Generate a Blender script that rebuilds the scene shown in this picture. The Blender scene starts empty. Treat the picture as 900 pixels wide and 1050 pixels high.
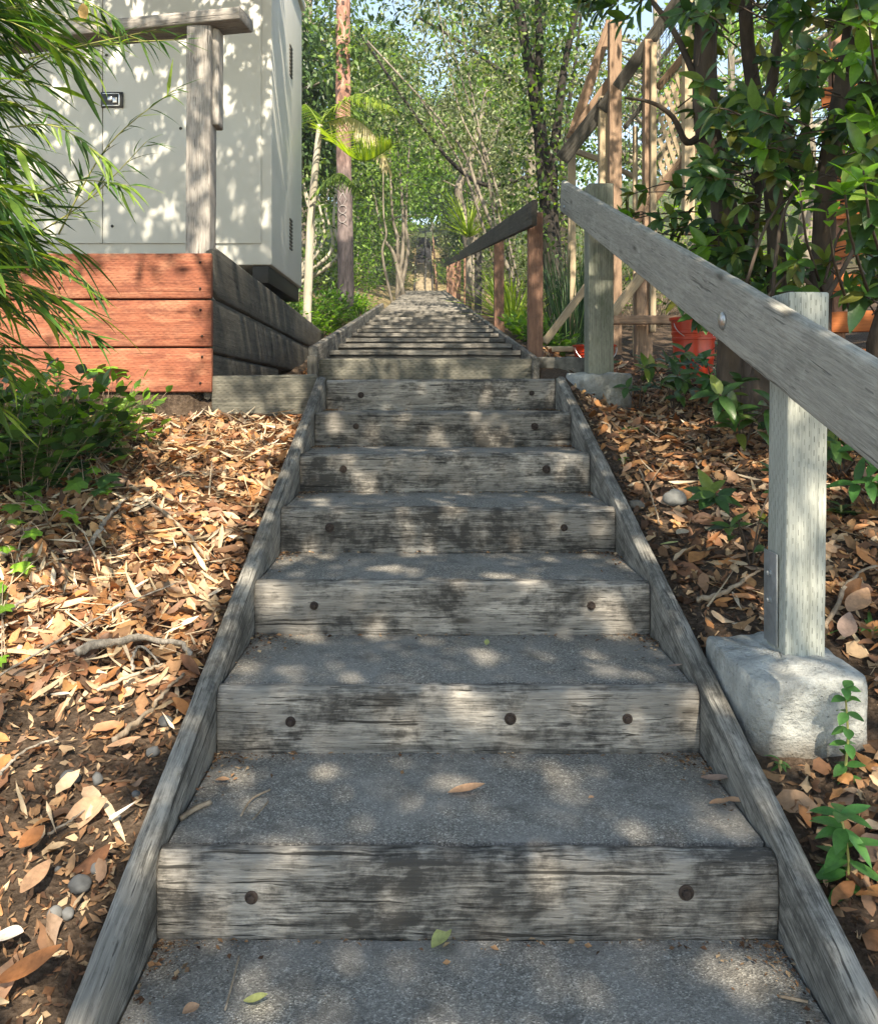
import bpy, bmesh, math, random
import numpy as np
from mathutils import Vector, Matrix, noise as mnoise

random.seed(7)
rng = np.random.default_rng(7)
scene = bpy.context.scene
HAZE = .0018
COL = scene.collection
F, CX, CY, EYE = 867.0, 436.0, 392.0, 1.09


def at(px, py, y):
    """surveyed point: photo pixel at a given distance up the path -> metres"""
    return Vector(((px - CX) / F * y, y, EYE + (CY - py) / F * y))


# ------------------------------------------------------------------ object helpers
def tag(o, label=None, cat=None, group=None, kind=None):
    if label: o['label'] = label
    if cat: o['category'] = cat
    if group: o['group'] = group
    if kind: o['kind'] = kind
    return o


def empty(name, loc, label, cat, group=None):
    o = bpy.data.objects.new(name, None)
    o.empty_display_size = 0.1
    COL.objects.link(o)
    o.location = loc
    return tag(o, label, cat, group)


def world_of(o):
    m = o.matrix_basis.copy()
    p = o.parent
    while p:
        m = p.matrix_basis @ m
        p = p.parent
    return m


def link(name, me, mat, parent=None, world=None):
    o = bpy.data.objects.new(name, me)
    COL.objects.link(o)
    if mat is not None:
        if isinstance(mat, (list, tuple)):
            for m in mat: me.materials.append(m)
        else:
            me.materials.append(mat)
    w = world if world is not None else Matrix.Identity(4)
    if parent:
        o.parent = parent
        o.matrix_basis = world_of(parent).inverted() @ w
    else:
        o.matrix_basis = w
    return o


def mesh_np(name, V, Fq, smooth=True):
    V = np.asarray(V, np.float32); Fq = np.asarray(Fq, np.int32)
    me = bpy.data.meshes.new(name)
    me.vertices.add(len(V)); me.vertices.foreach_set('co', V.ravel())
    k = Fq.shape[1]
    me.loops.add(Fq.size); me.loops.foreach_set('vertex_index', Fq.ravel())
    me.polygons.add(len(Fq))
    me.polygons.foreach_set('loop_start', np.arange(0, Fq.size, k, dtype=np.int32))
    me.update(calc_edges=True)
    me.validate()
    me.polygons.foreach_set('use_smooth', np.full(len(me.polygons), smooth))
    return me


def recenter(me, c):
    me.transform(Matrix.Translation(-Vector(c)))


def loft(name, rings, closed_ends=True, smooth=True, sharp=40):
    """rings: list of equally long lists of points"""
    V = [p for r in rings for p in r]
    n = len(rings[0]); Fs = []
    for i in range(len(rings) - 1):
        for j in range(n):
            a = i * n + j; b = i * n + (j + 1) % n
            Fs.append((a, b, b + n, a + n))
    if closed_ends:
        Fs.append(tuple(range(n - 1, -1, -1)))
        Fs.append(tuple(range((len(rings) - 1) * n, len(rings) * n)))
    me = bpy.data.meshes.new(name)
    me.from_pydata([tuple(v) for v in V], [], Fs)
    me.update()
    if smooth:
        me.polygons.foreach_set('use_smooth', [True] * len(me.polygons))
        me.set_sharp_from_angle(angle=math.radians(sharp))
    return me


def frame(p0, p1, up=(0, 0, 1)):
    x = (Vector(p1) - Vector(p0)).normalized()
    u = Vector(up)
    y = u.cross(x)
    if y.length < 1e-4: y = Vector((0, 1, 0)).cross(x)
    y.normalize()
    z = x.cross(y)
    m = Matrix((x, y, z)).transposed().to_4x4()
    m.translation = (Vector(p0) + Vector(p1)) / 2
    return m


_seed = [0]


def wood(name, p0, p1, h, t, mat, parent=None, up=(0, 0, 1), r=.006, seg=None, wear=.002, sharp=50, prof=None, skew=0.0):
    """a sawn board between two end points: h along 'up', t across; worn edges, slightly uneven faces"""
    L = (Vector(p1) - Vector(p0)).length
    seg = seg or max(3, min(60, int(L / .035)))
    _seed[0] += 1
    off = Vector((_seed[0] * 3.17, _seed[0] * 1.31, 0))
    r = min(r, .45 * h, .45 * t)
    cs = []
    for cy, cz, a0 in ((1, 1, 0), (-1, 1, 90), (-1, -1, 180), (1, -1, 270)):
        for k in range(4):
            a = math.radians(a0 + 30 * k)
            cs.append((cy * (t / 2 - r) + r * math.cos(a), cz * (h / 2 - r) + r * math.sin(a)))
    # intermediate points on long faces
    full = []
    for i in range(16):
        full.append(cs[i])
        if i % 4 == 3:
            a = cs[i]; b = cs[(i + 1) % 16]
            nmid = 3
            for k in range(1, nmid + 1):
                f = k / (nmid + 1)
                full.append((a[0] + (b[0] - a[0]) * f, a[1] + (b[1] - a[1]) * f))
    rings = []
    for i in range(seg + 1):
        f = i / seg
        x = -L / 2 + L * f
        ring = []
        for (y, z) in full:
            e = 1.0
            corner = (abs(y) > t / 2 - r - 1e-5) and (abs(z) > h / 2 - r - 1e-5)
            n = mnoise.noise(Vector((x * 5, y * 9, z * 9)) + off)
            n2 = mnoise.noise(Vector((x * 22, y * 30, z * 30)) + off * 2)
            d = wear * (.6 * n + .5 * n2)
            if corner: d -= wear * (.9 + 1.3 * max(0, n2) + .9 * max(0, n))
            ln = math.hypot(y, z) or 1
            hh = 1.0
            if prof: hh = prof(f)
            zz = z * hh + (h / 2) * (hh - 1) * 0
            ring.append((x + skew * z, y + d * y / ln * 1.0, zz + d * z / ln))
        rings.append(ring)
    # chamfered ends
    def shrink(ring, k, dx):
        return [(p[0] + dx, p[1] * (1 - k / (t / 2)), p[2] * (1 - k / (h / 2))) for p in ring]
    e = min(.003, r * .6)
    rings = [shrink(rings[0], e, -e)] + rings + [shrink(rings[-1], e, e)]
    me = loft(name, rings, sharp=sharp)
    return link(name, me, mat, parent, frame(p0, p1, up))


def tube_rings(pts, radii, n=8, rough=0.0, sd=0):
    P = [Vector(p) for p in pts]
    rings = []
    ref = Vector((0.13, 0.97, 0.21))
    for i, p in enumerate(P):
        d = (P[min(i + 1, len(P) - 1)] - P[max(i - 1, 0)])
        d = d.normalized() if d.length > 1e-9 else Vector((0, 0, 1))
        a = d.cross(ref)
        if a.length < .05: a = d.cross(Vector((1, 0, 0)))
        a.normalize(); b = d.cross(a)
        ring = []
        for k in range(n):
            th = 2 * math.pi * k / n
            rr = radii[i]
            if rough:
                rr *= 1 + rough * mnoise.noise(Vector((math.cos(th) * 1.3 + sd, math.sin(th) * 1.3, p.z * 3 + p.x * 2 + p.y)))
            ring.append(p + a * (rr * math.cos(th)) + b * (rr * math.sin(th)))
        rings.append(ring)
    return rings


class Tubes:
    def __init__(s): s.V = []; s.F = []
    def add(s, pts, radii, n=6, rough=0.0, sd=0):
        if not hasattr(radii, '__len__'): radii = [radii] * len(pts)
        rings = tube_rings(pts, radii, n, rough, sd)
        b = len(s.V)
        for r in rings: s.V += [tuple(v) for v in r]
        for i in range(len(rings) - 1):
            for j in range(n):
                a = b + i * n + j; c = b + i * n + (j + 1) % n
                s.F.append((a, c, c + n, a + n))
        s.F.append(tuple(range(b + n - 1, b - 1, -1)))
        s.F.append(tuple(range(b + (len(rings) - 1) * n, b + len(rings) * n)))
        return s
    def mesh(s, name):
        me = bpy.data.meshes.new(name)
        me.from_pydata(s.V, [], s.F); me.update()
        me.polygons.foreach_set('use_smooth', [True] * len(me.polygons))
        return me


def spline(pts, n=12):
    """Catmull-Rom through points"""
    P = [Vector(p) for p in pts]
    if len(P) == 2:
        return [P[0].lerp(P[1], i / n) for i in range(n + 1)]
    out = []
    m = len(P) - 1
    for i in range(m):
        p0 = P[max(i - 1, 0)]; p1 = P[i]; p2 = P[i + 1]; p3 = P[min(i + 2, m)]
        k = max(2, n // m)
        for j in range(k):
            t = j / k
            out.append(.5 * ((2 * p1) + (p2 - p0) * t + (2 * p0 - 5 * p1 + 4 * p2 - p3) * t * t + (3 * p1 - p0 - 3 * p2 + p3) * t ** 3))
    out.append(P[-1])
    return out


# ------------------------------------------------------------------ leaves (numpy)
def norm(a):
    return a / np.maximum(np.linalg.norm(a, axis=-1, keepdims=True), 1e-9)


PROF = {
    'ell': lambda t: np.sin(np.pi * np.clip(t, 0.015, .985) ** .85) ** .8,
    'lance': lambda t: np.clip(np.minimum(t * 6, 1), .12, 1) * (1 - t) ** .75 * 1.15 + .01,
    'blade': lambda t: np.clip((1 - t) ** .6, .03, 1),
    'kite': lambda t: np.where(t < .5, t * 2, 2 - 2 * t) * .98 + .02,
}


def leaf_arrays(P, D, N, L, W, curl=0.0, fold=0.15, rows=5, prof='ell', mid=True, twist=None):
    P = np.asarray(P, float); n = len(P)
    D = norm(np.asarray(D, float)); N = np.asarray(N, float)
    S = norm(np.cross(N, D)); N = np.cross(D, S)
    L = np.broadcast_to(np.asarray(L, float), (n,)); W = np.broadcast_to(np.asarray(W, float), (n,))
    curl = np.broadcast_to(np.asarray(curl, float), (n,)); fold = np.broadcast_to(np.asarray(fold, float), (n,))
    t = np.linspace(0, 1, rows)
    w = PROF[prof](t)
    cols = np.array([-1, 0, 1.]) if mid else np.array([-1, 1.])
    V = np.zeros((n, rows, len(cols), 3))
    for i in range(rows):
        c = P + D * (L * t[i])[:, None] + N * (curl * L * t[i] ** 2)[:, None]
        if twist is not None:
            a = twist * t[i]
            Si = S * np.cos(a)[:, None] + N * np.sin(a)[:, None]
            Ni = N * np.cos(a)[:, None] - S * np.sin(a)[:, None]
        else:
            Si, Ni = S, N
        for j, s in enumerate(cols):
            V[:, i, j] = c + Si * (s * W * .5 * w[i])[:, None] + Ni * (fold * W * w[i] * abs(s))[:, None]
    m = len(cols)
    f = []
    for i in range(rows - 1):
        for j in range(m - 1):
            a = i * m + j
            f.append((a, a + 1, a + 1 + m, a + m))
    f = np.array(f)
    k = rows * m
    Fq = (f[None] + (np.arange(n) * k)[:, None, None]).reshape(-1, 4)
    return V.reshape(-1, 3), Fq


def join(arrs):
    Vs, Fs, o = [], [], 0
    for V, Fq in arrs:
        Vs.append(V); Fs.append(Fq + o); o += len(V)
    return np.concatenate(Vs), np.concatenate(Fs)


def rand_dirs(n):
    return norm(rng.normal(size=(n, 3)))


# ------------------------------------------------------------------ node helpers
class NT:
    def __init__(s, name):
        s.m = bpy.data.materials.new(name); s.m.use_nodes = True
        s.t = s.m.node_tree; s.t.nodes.clear()
        s.out = s.n('ShaderNodeOutputMaterial')
    def n(s, typ, **kw):
        o = s.t.nodes.new(typ)
        for k, v in kw.items(): setattr(o, k, v)
        return o
    def l(s, a, b): s.t.links.new(a, b)
    def val(s, sock, v):
        if hasattr(v, 'links') or isinstance(v, bpy.types.NodeSocket): s.l(v, sock)
        else: sock.default_value = v
    def math(s, op, a, b=None, c=None, clamp=False):
        o = s.n('ShaderNodeMath', operation=op, use_clamp=clamp)
        s.val(o.inputs[0], a)
        if b is not None: s.val(o.inputs[1], b)
        if c is not None: s.val(o.inputs[2], c)
        return o.outputs[0]
    def mix(s, f, a, b, mode='MIX'):
        o = s.n('ShaderNodeMix', data_type='RGBA', blend_type=mode)
        s.val(o.inputs[0], f)
        for k, v in ((6, a), (7, b)):
            if isinstance(v, tuple): o.inputs[k].default_value = (*v[:3], 1)
            else: s.l(v, o.inputs[k])
        return o.outputs[2]
    def ramp(s, f, stops, interp='LINEAR'):
        o = s.n('ShaderNodeValToRGB'); cr = o.color_ramp; cr.interpolation = interp
        while len(cr.elements) < len(stops): cr.elements.new(.5)
        for e, (p, c) in zip(cr.elements, stops):
            e.position = p
            e.color = (*c[:3], 1) if isinstance(c, tuple) else (c, c, c, 1)
        s.val(o.inputs[0], f)
        return o.outputs[0]
    def noise(s, vec, scale, detail=4, rough=.55, dist=0.0):
        o = s.n('ShaderNodeTexNoise')
        s.l(vec, o.inputs['Vector']); o.inputs['Scale'].default_value = scale
        o.inputs['Detail'].default_value = detail; o.inputs['Roughness'].default_value = rough
        o.inputs['Distortion'].default_value = dist
        return o.outputs[0]
    def voro(s, vec, scale, feature='F1', out=0):
        o = s.n('ShaderNodeTexVoronoi', feature=feature)
        s.l(vec, o.inputs['Vector']); o.inputs['Scale'].default_value = scale
        return o.outputs[out]
    def mapping(s, vec, scale, loc=(0, 0, 0)):
        o = s.n('ShaderNodeMapping'); s.l(vec, o.inputs[0])
        o.inputs['Scale'].default_value = scale; o.inputs['Location'].default_value = loc
        return o.outputs[0]
    def obj_vec(s):
        tc = s.n('ShaderNodeTexCoord'); oi = s.n('ShaderNodeObjectInfo')
        k = s.math('MULTIPLY', oi.outputs['Random'], 41.7)
        c = s.n('ShaderNodeCombineXYZ')
        for i in range(3): s.l(k, c.inputs[i])
        a = s.n('ShaderNodeVectorMath', operation='ADD')
        s.l(tc.outputs['Object'], a.inputs[0]); s.l(c.outputs[0], a.inputs[1])
        return a.outputs[0], tc.outputs['Object'], oi.outputs['Random']
    def bump(s, h, strength, dist=.01, normal=None):
        o = s.n('ShaderNodeBump'); s.l(h, o.inputs['Height'])
        o.inputs['Strength'].default_value = strength; o.inputs['Distance'].default_value = dist
        if normal is not None: s.l(normal, o.inputs['Normal'])
        return o.outputs[0]
    def bsdf(s, color, rough=.8, normal=None, spec=.3, metallic=0.0):
        o = s.n('ShaderNodeBsdfPrincipled')
        if isinstance(color, tuple): o.inputs['Base Color'].default_value = (*color[:3], 1)
        else: s.l(color, o.inputs['Base Color'])
        s.val(o.inputs['Roughness'], rough)
        o.inputs['Specular IOR Level'].default_value = spec
        o.inputs['Metallic'].default_value = metallic
        if normal is not None: s.l(normal, o.inputs['Normal'])
        return o
    def done(s, sh):
        s.l(sh, s.out.inputs['Surface']); return s.m


def mat_wood(name, light, mid, dark, stain, amt=.5, bump=.5, incise=0.0, rough=.88, gs=1.0, tint=.12, alg=None, cracks=.5, pale=None):
    s = NT(name)
    v, raw, rnd = s.obj_vec()
    wv = s.n('ShaderNodeVectorMath', operation='ADD')          # slow wander of the grain
    wn = s.n('ShaderNodeTexNoise'); s.l(s.mapping(v, (2.2, 5, 5)), wn.inputs['Vector']); wn.inputs['Detail'].default_value = 1
    ws = s.n('ShaderNodeVectorMath', operation='SCALE'); s.l(wn.outputs[1], ws.inputs[0]); ws.inputs['Scale'].default_value = .007
    s.l(v, wv.inputs[0]); s.l(ws.outputs[0], wv.inputs[1]); v2 = wv.outputs[0]
    g1 = s.noise(s.mapping(v2, (2.4 * gs, 62 * gs, 62 * gs)), 1, 7, .68, .2)
    g2 = s.noise(s.mapping(v2, (14 * gs, 260 * gs, 260 * gs)), 1, 4, .65)
    patch = s.noise(s.mapping(v, (3.6, 6.5, 6.5)), 1, 8, .66, .5)
    blot = s.noise(v, 30, 6, .7, .3)
    col = s.ramp(g1, [(.22, dark), (.42, mid), (.70, light)])
    col = s.mix(s.ramp(g2, [(.34, .55), (.58, 0.0)]), col, dark)
    if pale:
        pn = s.noise(s.mapping(v, (4.2, 10, 10), (7.3, 2.2, 4.1)), 1, 8, .7, .6)
        pf = s.math('ADD', s.math('MULTIPLY', pn, .78), s.math('MULTIPLY', g2, .22))
        pf = s.math('ADD', pf, s.math('MULTIPLY', s.math('SUBTRACT', g1, .5), .22))
        col = s.mix(s.ramp(pf, [(.50, 0.0), (.64, .75)]), col, pale)
    st = s.math('ADD', s.math('MULTIPLY', patch, .66), s.math('MULTIPLY', blot, .34))
    st = s.math('ADD', st, s.math('MULTIPLY', s.math('SUBTRACT', .5, g2), .22))
    st = s.ramp(s.math('ADD', st, s.math('MULTIPLY', s.math('SUBTRACT', .5, g1), .16)), [(.51 - .05 * amt, 0.0), (.63 - .05 * amt, 1.0)])
    col = s.mix(s.math('MULTIPLY', st, amt), col, stain)
    kn = s.voro(s.mapping(v2, (2.6, 8.5, 8.5)), 1)
    col = s.mix(s.ramp(kn, [(.045, .85), (.09, .35), (.16, 0.0)]), col, (dark[0] * .5, dark[1] * .48, dark[2] * .45))      # knots
    # drying checks, long and short
    ck1 = s.ramp(s.noise(s.mapping(v2, (1.8, 85, 85)), 1, 2, .5, .2), [(.305, 1.0), (.33, 0.0)])
    ck2 = s.ramp(s.noise(s.mapping(v2, (9, 170, 170), (3, 1, 2)), 1, 2, .5), [(.31, 1.0), (.335, 0.0)])
    ck = s.math('MAXIMUM', ck1, s.math('MULTIPLY', ck2, .8))
    col = s.mix(s.math('MULTIPLY', ck, cracks), col, (dark[0] * .3, dark[1] * .3, dark[2] * .3))
    if alg:
        al = s.ramp(s.noise(s.mapping(v, (1.2, 3, 3)), 1, 4, .6), [(.48, 0.0), (.7, .65)])
        col = s.mix(al, col, alg)
    h = s.math('ADD', s.math('MULTIPLY', g1, .6), s.math('MULTIPLY', g2, .45))
    h = s.math('SUBTRACT', h, s.math('MULTIPLY', ck, .6))
    if incise:
        sp = s.n('ShaderNodeSeparateXYZ'); s.l(raw, sp.inputs[0])
        c = s.math('ADD', sp.outputs[1], s.math('MULTIPLY', sp.outputs[2], 1.0))
        c = s.math('DIVIDE', c, .0125)
        row = s.math('FLOOR', c); fr = s.math('FRACT', c)
        a = s.math('COMPARE', fr, .5, .1)
        xx = s.math('FRACT', s.math('ADD', s.math('DIVIDE', sp.outputs[0], .034), s.math('MULTIPLY', row, .387)))
        b = s.math('LESS_THAN', xx, .42)
        mk = s.math('MULTIPLY', a, b)
        mk = s.math('MULTIPLY', mk, s.ramp(s.noise(v, 9, 2), [(.35, .35), (.6, 1.0)]))
        col = s.mix(s.math('MULTIPLY', mk, incise), col, (dark[0] * .6, dark[1] * .6, dark[2] * .6))
        h = s.math('SUBTRACT', h, s.math('MULTIPLY', mk, .8))
    hsv = s.n('ShaderNodeHueSaturation')
    s.l(col, hsv.inputs['Color'])
    s.l(s.math('ADD', s.math('MULTIPLY', rnd, 2 * tint), 1 - tint), hsv.inputs['Value'])
    b = s.bump(h, bump, .006)
    return s.done(s.bsdf(hsv.outputs[0], rough, b, .25).outputs[0])


def mat_leaf(name, cols, trans=.35, rough=.45, spec=.4, var=.25, tcol=None, vein=False):
    """cols: list of colours picked per leaf"""
    s = NT(name)
    g = s.n('ShaderNodeNewGeometry')
    r = g.outputs['Random Per Island']
    stops = [((i + .5) / len(cols) if len(cols) > 1 else .5, c) for i, c in enumerate(cols)]
    col = s.ramp(r, stops)
    tc = s.n('ShaderNodeTexCoord')
    nz = s.noise(tc.outputs['Object'], 75, 4, .65)
    hsv = s.n('ShaderNodeHueSaturation')
    s.l(col, hsv.inputs['Color'])
    r2 = s.math('FRACT', s.math('MULTIPLY', r, 17.31))
    s.l(s.math('ADD', s.math('ADD', s.math('MULTIPLY', r2, 2 * var), 1 - var), s.math('MULTIPLY', s.math('SUBTRACT', nz, .5), 1.0)), hsv.inputs['Value'])
    c = hsv.outputs[0]
    b = s.bsdf(c, rough, s.bump(nz, .25, .004), spec)
    if trans <= 0: return s.done(b.outputs[0])
    t = s.n('ShaderNodeBsdfTranslucent')
    tint = s.mix(1.0, c, tcol or (1.5, 1.55, .6), 'MULTIPLY')
    s.l(tint, t.inputs['Color'])
    mx = s.n('ShaderNodeMixShader'); mx.inputs[0].default_value = trans
    s.l(b.outputs[0], mx.inputs[1]); s.l(t.outputs[0], mx.inputs[2])
    return s.done(mx.outputs[0])


def mat_bark(name, a, b, scale=12, bump=.8, stretch=(1, 1, .25)):
    s = NT(name)
    v, raw, rnd = s.obj_vec()
    m = s.mapping(v, stretch)
    n = s.noise(m, scale, 6, .65, .4)
    n2 = s.noise(v, scale * .25, 3)
    col = s.ramp(n, [(.3, a), (.68, b)])
    col = s.mix(s.ramp(n2, [(.45, 0.0), (.65, .6)]), col, tuple(x * .55 for x in a))
    return s.done(s.bsdf(col, .9, s.bump(n, bump, .02), .2).outputs[0])


def mat_plain(name, c, rough=.5, metallic=0.0, nscale=30, var=.15, bump=.1, spec=.4, stain=None):
    s = NT(name)
    v, raw, rnd = s.obj_vec()
    n = s.noise(v, nscale, 4)
    n2 = s.noise(v, nscale * .12, 4)
    col = s.mix(s.ramp(n, [(.3, 0.0), (.7, 1.0)]), tuple(x * (1 - var) for x in c), tuple(min(1, x * (1 + var * .5)) for x in c))
    if stain: col = s.mix(s.ramp(n2, [(.5, 0.0), (.7, .7)]), col, stain)
    return s.done(s.bsdf(col, rough, s.bump(n, bump, .004), spec, metallic).outputs[0])


# ------------------------------------------------------------------ materials
M = {}
M['timber'] = mat_wood('weathered timber', (.275, .26, .238), (.19, .178, .162), (.085, .079, .073), (.036, .034, .032), amt=.9, bump=.9, tint=.2, cracks=.9, pale=(.42, .39, .35))
M['string'] = mat_wood('weathered side board', (.29, .28, .255), (.185, .178, .163), (.08, .077, .071), (.042, .04, .037), amt=.72, bump=.9, cracks=.8, pale=(.37, .355, .325))
M['upper'] = mat_wood('dark stair timber', (.24, .225, .20), (.145, .135, .12), (.065, .06, .056), (.035, .034, .032), amt=.7, bump=.8, cracks=.5, pale=(.30, .28, .25))
M['upriser'] = mat_wood('dark stair riser', (.17, .16, .145), (.10, .095, .088), (.045, .043, .04), (.03, .029, .027), amt=.6, bump=.7, cracks=.4)
M['uptread'] = mat_wood('lit edge stair tread', (.28, .265, .24), (.18, .17, .155), (.08, .076, .07), (.05, .048, .045), amt=.7, bump=.7, cracks=.5, pale=(.34, .32, .29))  # paler than the risers, painting the step edges as sunlit
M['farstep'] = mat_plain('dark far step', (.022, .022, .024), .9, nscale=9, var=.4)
M['sandy'] = mat_plain('sandy step', (.30, .245, .17), .9, nscale=9, var=.4, bump=.5, stain=(.20, .165, .11))
M['knurl'] = mat_wood('incised stair board', (.25, .24, .20), (.16, .155, .13), (.08, .078, .07), (.05, .05, .045), amt=.5, incise=.6, bump=.8)
M['rail'] = mat_wood('grey handrail timber', (.42, .41, .375), (.33, .325, .295), (.20, .196, .18), (.17, .17, .155), amt=.35, bump=.7, cracks=.6, tint=.04, pale=(.45, .445, .41))
M['post'] = mat_wood('treated grey post', (.46, .48, .44), (.36, .38, .35), (.22, .235, .21), (.24, .26, .22), amt=.3, bump=.5, incise=.75, tint=.05, cracks=.25)
M['mossy'] = mat_wood('mossy grey post', (.33, .34, .28), (.23, .24, .20), (.13, .135, .11), (.09, .11, .07), amt=.5, bump=.5, incise=.3, tint=.05, alg=(.10, .13, .06))
M['orange'] = mat_wood('red stained board', (.36, .14, .085), (.29, .098, .058), (.16, .05, .033), (.13, .046, .034), amt=.6, bump=.5, incise=.6, cracks=.5, tint=.12, pale=(.42, .20, .125))
M['darkwall'] = mat_wood('shade darkened board', (.16, .15, .13), (.10, .095, .085), (.05, .048, .043), (.04, .037, .034), amt=.5, bump=.6, incise=.25, cracks=.5)  # dark tone paints in the shade on the wall's side face
M['greypost'] = mat_wood('silvered post', (.50, .47, .44), (.36, .335, .315), (.17, .155, .145), (.20, .18, .17), amt=.4, bump=.9, cracks=.9)
M['redpost'] = mat_wood('reddish post', (.34, .20, .14), (.25, .135, .095), (.13, .07, .05), (.10, .06, .045), amt=.45, bump=.5)
M['darkrail'] = mat_wood('dark rail', (.13, .12, .105), (.08, .075, .067), (.04, .038, .035), (.03, .03, .028), amt=.4, bump=.5)
M['lumber'] = mat_wood('new lumber', (.47, .38, .27), (.38, .30, .205), (.26, .19, .125), (.28, .22, .155), amt=.3, bump=.2, cracks=.15)
M['lumberred'] = mat_wood('redwood lumber', (.34, .235, .165), (.25, .165, .115), (.14, .09, .065), (.12, .085, .065), amt=.4, bump=.3)
M['fenceor'] = mat_wood('orange fence board', (.46, .16, .055), (.38, .12, .042), (.26, .075, .03), (.30, .09, .035), amt=.3, bump=.3, cracks=.2)


def mat_tread():
    s = NT('gritty tread')
    v, raw, rnd = s.obj_vec()
    sp = s.voro(v, 320, 'F1', 1)
    sep = s.n('ShaderNodeSeparateColor'); s.l(sp, sep.inputs[0])
    grit = s.ramp(sep.outputs[0], [(.0, (.10, .096, .088)), (.5, (.245, .234, .214)), (.86, (.36, .345, .315)), (.97, (.56, .54, .50))])
    big = s.noise(v, 5, 5, .6, .4)
    fine = s.noise(v, 90, 4, .6)
    col = s.mix(s.ramp(fine, [(.35, .6), (.65, 0.0)]), grit, (.13, .124, .114))
    col = s.mix(s.ramp(big, [(.42, 0.0), (.66, .6)]), col, (.29, .283, .27))
    col = s.mix(s.ramp(s.noise(v, 11, 4, .6), [(.54, 0.0), (.68, .55)]), col, (.085, .08, .075))
    h = s.math('ADD', s.voro(v, 320), fine)
    return s.done(s.bsdf(col, .9, s.bump(h, .7, .004), .3).outputs[0])


M['tread'] = mat_tread()


def mat_soil():
    s = NT('soil')
    tc = s.n('ShaderNodeTexCoord'); v = tc.outputs['Object']
    n = s.noise(v, 55, 6, .7); b = s.noise(v, 3.2, 4); c = s.voro(v, 70)
    col = s.ramp(n, [(.3, (.030, .020, .014)), (.5, (.075, .052, .038)), (.72, (.17, .125, .095))])
    col = s.mix(s.ramp(b, [(.4, 0.0), (.65, .5)]), col, (.12, .085, .06))
    h = s.math('ADD', n, s.math('MULTIPLY', c, .6))
    sep = s.n('ShaderNodeSeparateXYZ'); s.l(v, sep.inputs[0])
    far = s.ramp(s.math('DIVIDE', s.math('SUBTRACT', sep.outputs[1], 9), 16, clamp=True), [(.05, 0.0), (.6, 1.0)])
    off_ = s.ramp(s.math('ADD', s.math('DIVIDE', s.math('ABSOLUTE', sep.outputs[0]), 10), s.math('ADD', s.math('MULTIPLY', s.math('GREATER_THAN', sep.outputs[1], 40), .06), s.math('MULTIPLY', s.math('GREATER_THAN', sep.outputs[1], 60), .4))), [(.15, 0.0), (.24, 1.0)])
    tan = s.ramp(s.noise(v, 2.1, 6, .7), [(.3, (.16, .12, .06)), (.55, (.30, .23, .13)), (.7, (.13, .14, .05))])
    tan = s.mix(off_, tan, s.ramp(s.noise(v, 3, 6, .7), [(.35, (.02, .028, .012)), (.65, (.07, .10, .03))]))
    col = s.mix(far, col, tan)
    return s.done(s.bsdf(col, .95, s.bump(h, 1.0, .02), .15).outputs[0])


M['soil'] = mat_soil()


def mat_concrete():
    s = NT('rough concrete')
    v, raw, rnd = s.obj_vec()
    n = s.noise(v, 18, 6, .65); b = s.noise(v, 4, 4, .6, .5); f = s.voro(v, 55)
    col = s.ramp(n, [(.3, (.29, .305, .30)), (.6, (.43, .445, .435)), (.75, (.54, .55, .535))])
    col = s.mix(s.ramp(b, [(.45, 0.0), (.62, .75)]), col, (.17, .175, .165))
    pit = s.ramp(f, [(.06, 1.0), (.12, 0.0)])
    col = s.mix(s.math('MULTIPLY', pit, .6), col, (.12, .12, .11))
    col = s.mix(s.ramp(s.noise(v, 7, 5, .7, 1.0), [(.6, 0.0), (.7, .55)]), col, (.14, .13, .10))
    sp = s.n('ShaderNodeSeparateXYZ'); s.l(raw, sp.inputs[0])
    low = s.math('ADD', sp.outputs[2], s.math('MULTIPLY', s.noise(v, 12, 5, .7), .16))
    col = s.mix(s.ramp(low, [(.22, .8), (.30, 0.0)]), col, (.10, .08, .06))     # soil splash round the base
    col = s.mix(s.ramp(s.noise(v, 60, 4, .7), [(.55, 0.0), (.68, .45)]), col, (.13, .13, .12))
    h = s.math('SUBTRACT', s.math('ADD', s.math('ADD', n, b), s.math('MULTIPLY', s.noise(v, 45, 5, .7), .6)), s.math('MULTIPLY', pit, .5))
    return s.done(s.bsdf(col, .92, s.bump(h, .9, .02), .25).outputs[0])


M['concrete'] = mat_concrete()
M['paint'] = mat_plain('beige paint', (.56, .562, .53), .42, nscale=3, var=.06, bump=.03, stain=(.50, .50, .455))
M['seam'] = mat_plain('dark seam', (.06, .06, .05), .7)
M['skid'] = mat_plain('dark steel skid', (.025, .024, .022), .6, .2)
M['black'] = mat_plain('black plastic', (.02, .021, .023), .35)
M['steel'] = mat_plain('brushed steel', (.55, .56, .57), .32, .9)
M['galv'] = mat_plain('galvanised steel', (.35, .38, .40), .5, .7, var=.25, stain=(.25, .27, .28))
M['rust'] = mat_plain('rusty iron', (.042, .03, .026), .85, .2, nscale=90, var=.5, bump=.6, stain=(.10, .07, .055))
M['bucket'] = mat_plain('orange red plastic', (.50, .040, .012), .35, spec=.5, var=.08)
M['stone'] = mat_plain('river pebble', (.115, .118, .12), .8, nscale=25, var=.4, bump=.3, stain=(.17, .165, .155))
M['twig'] = mat_bark('dry twig', (.20, .145, .10), (.42, .34, .26), 40, .6)
M['paletwig'] = mat_bark('bleached twig', (.17, .145, .12), (.46, .41, .35), 55, .9)
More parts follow.
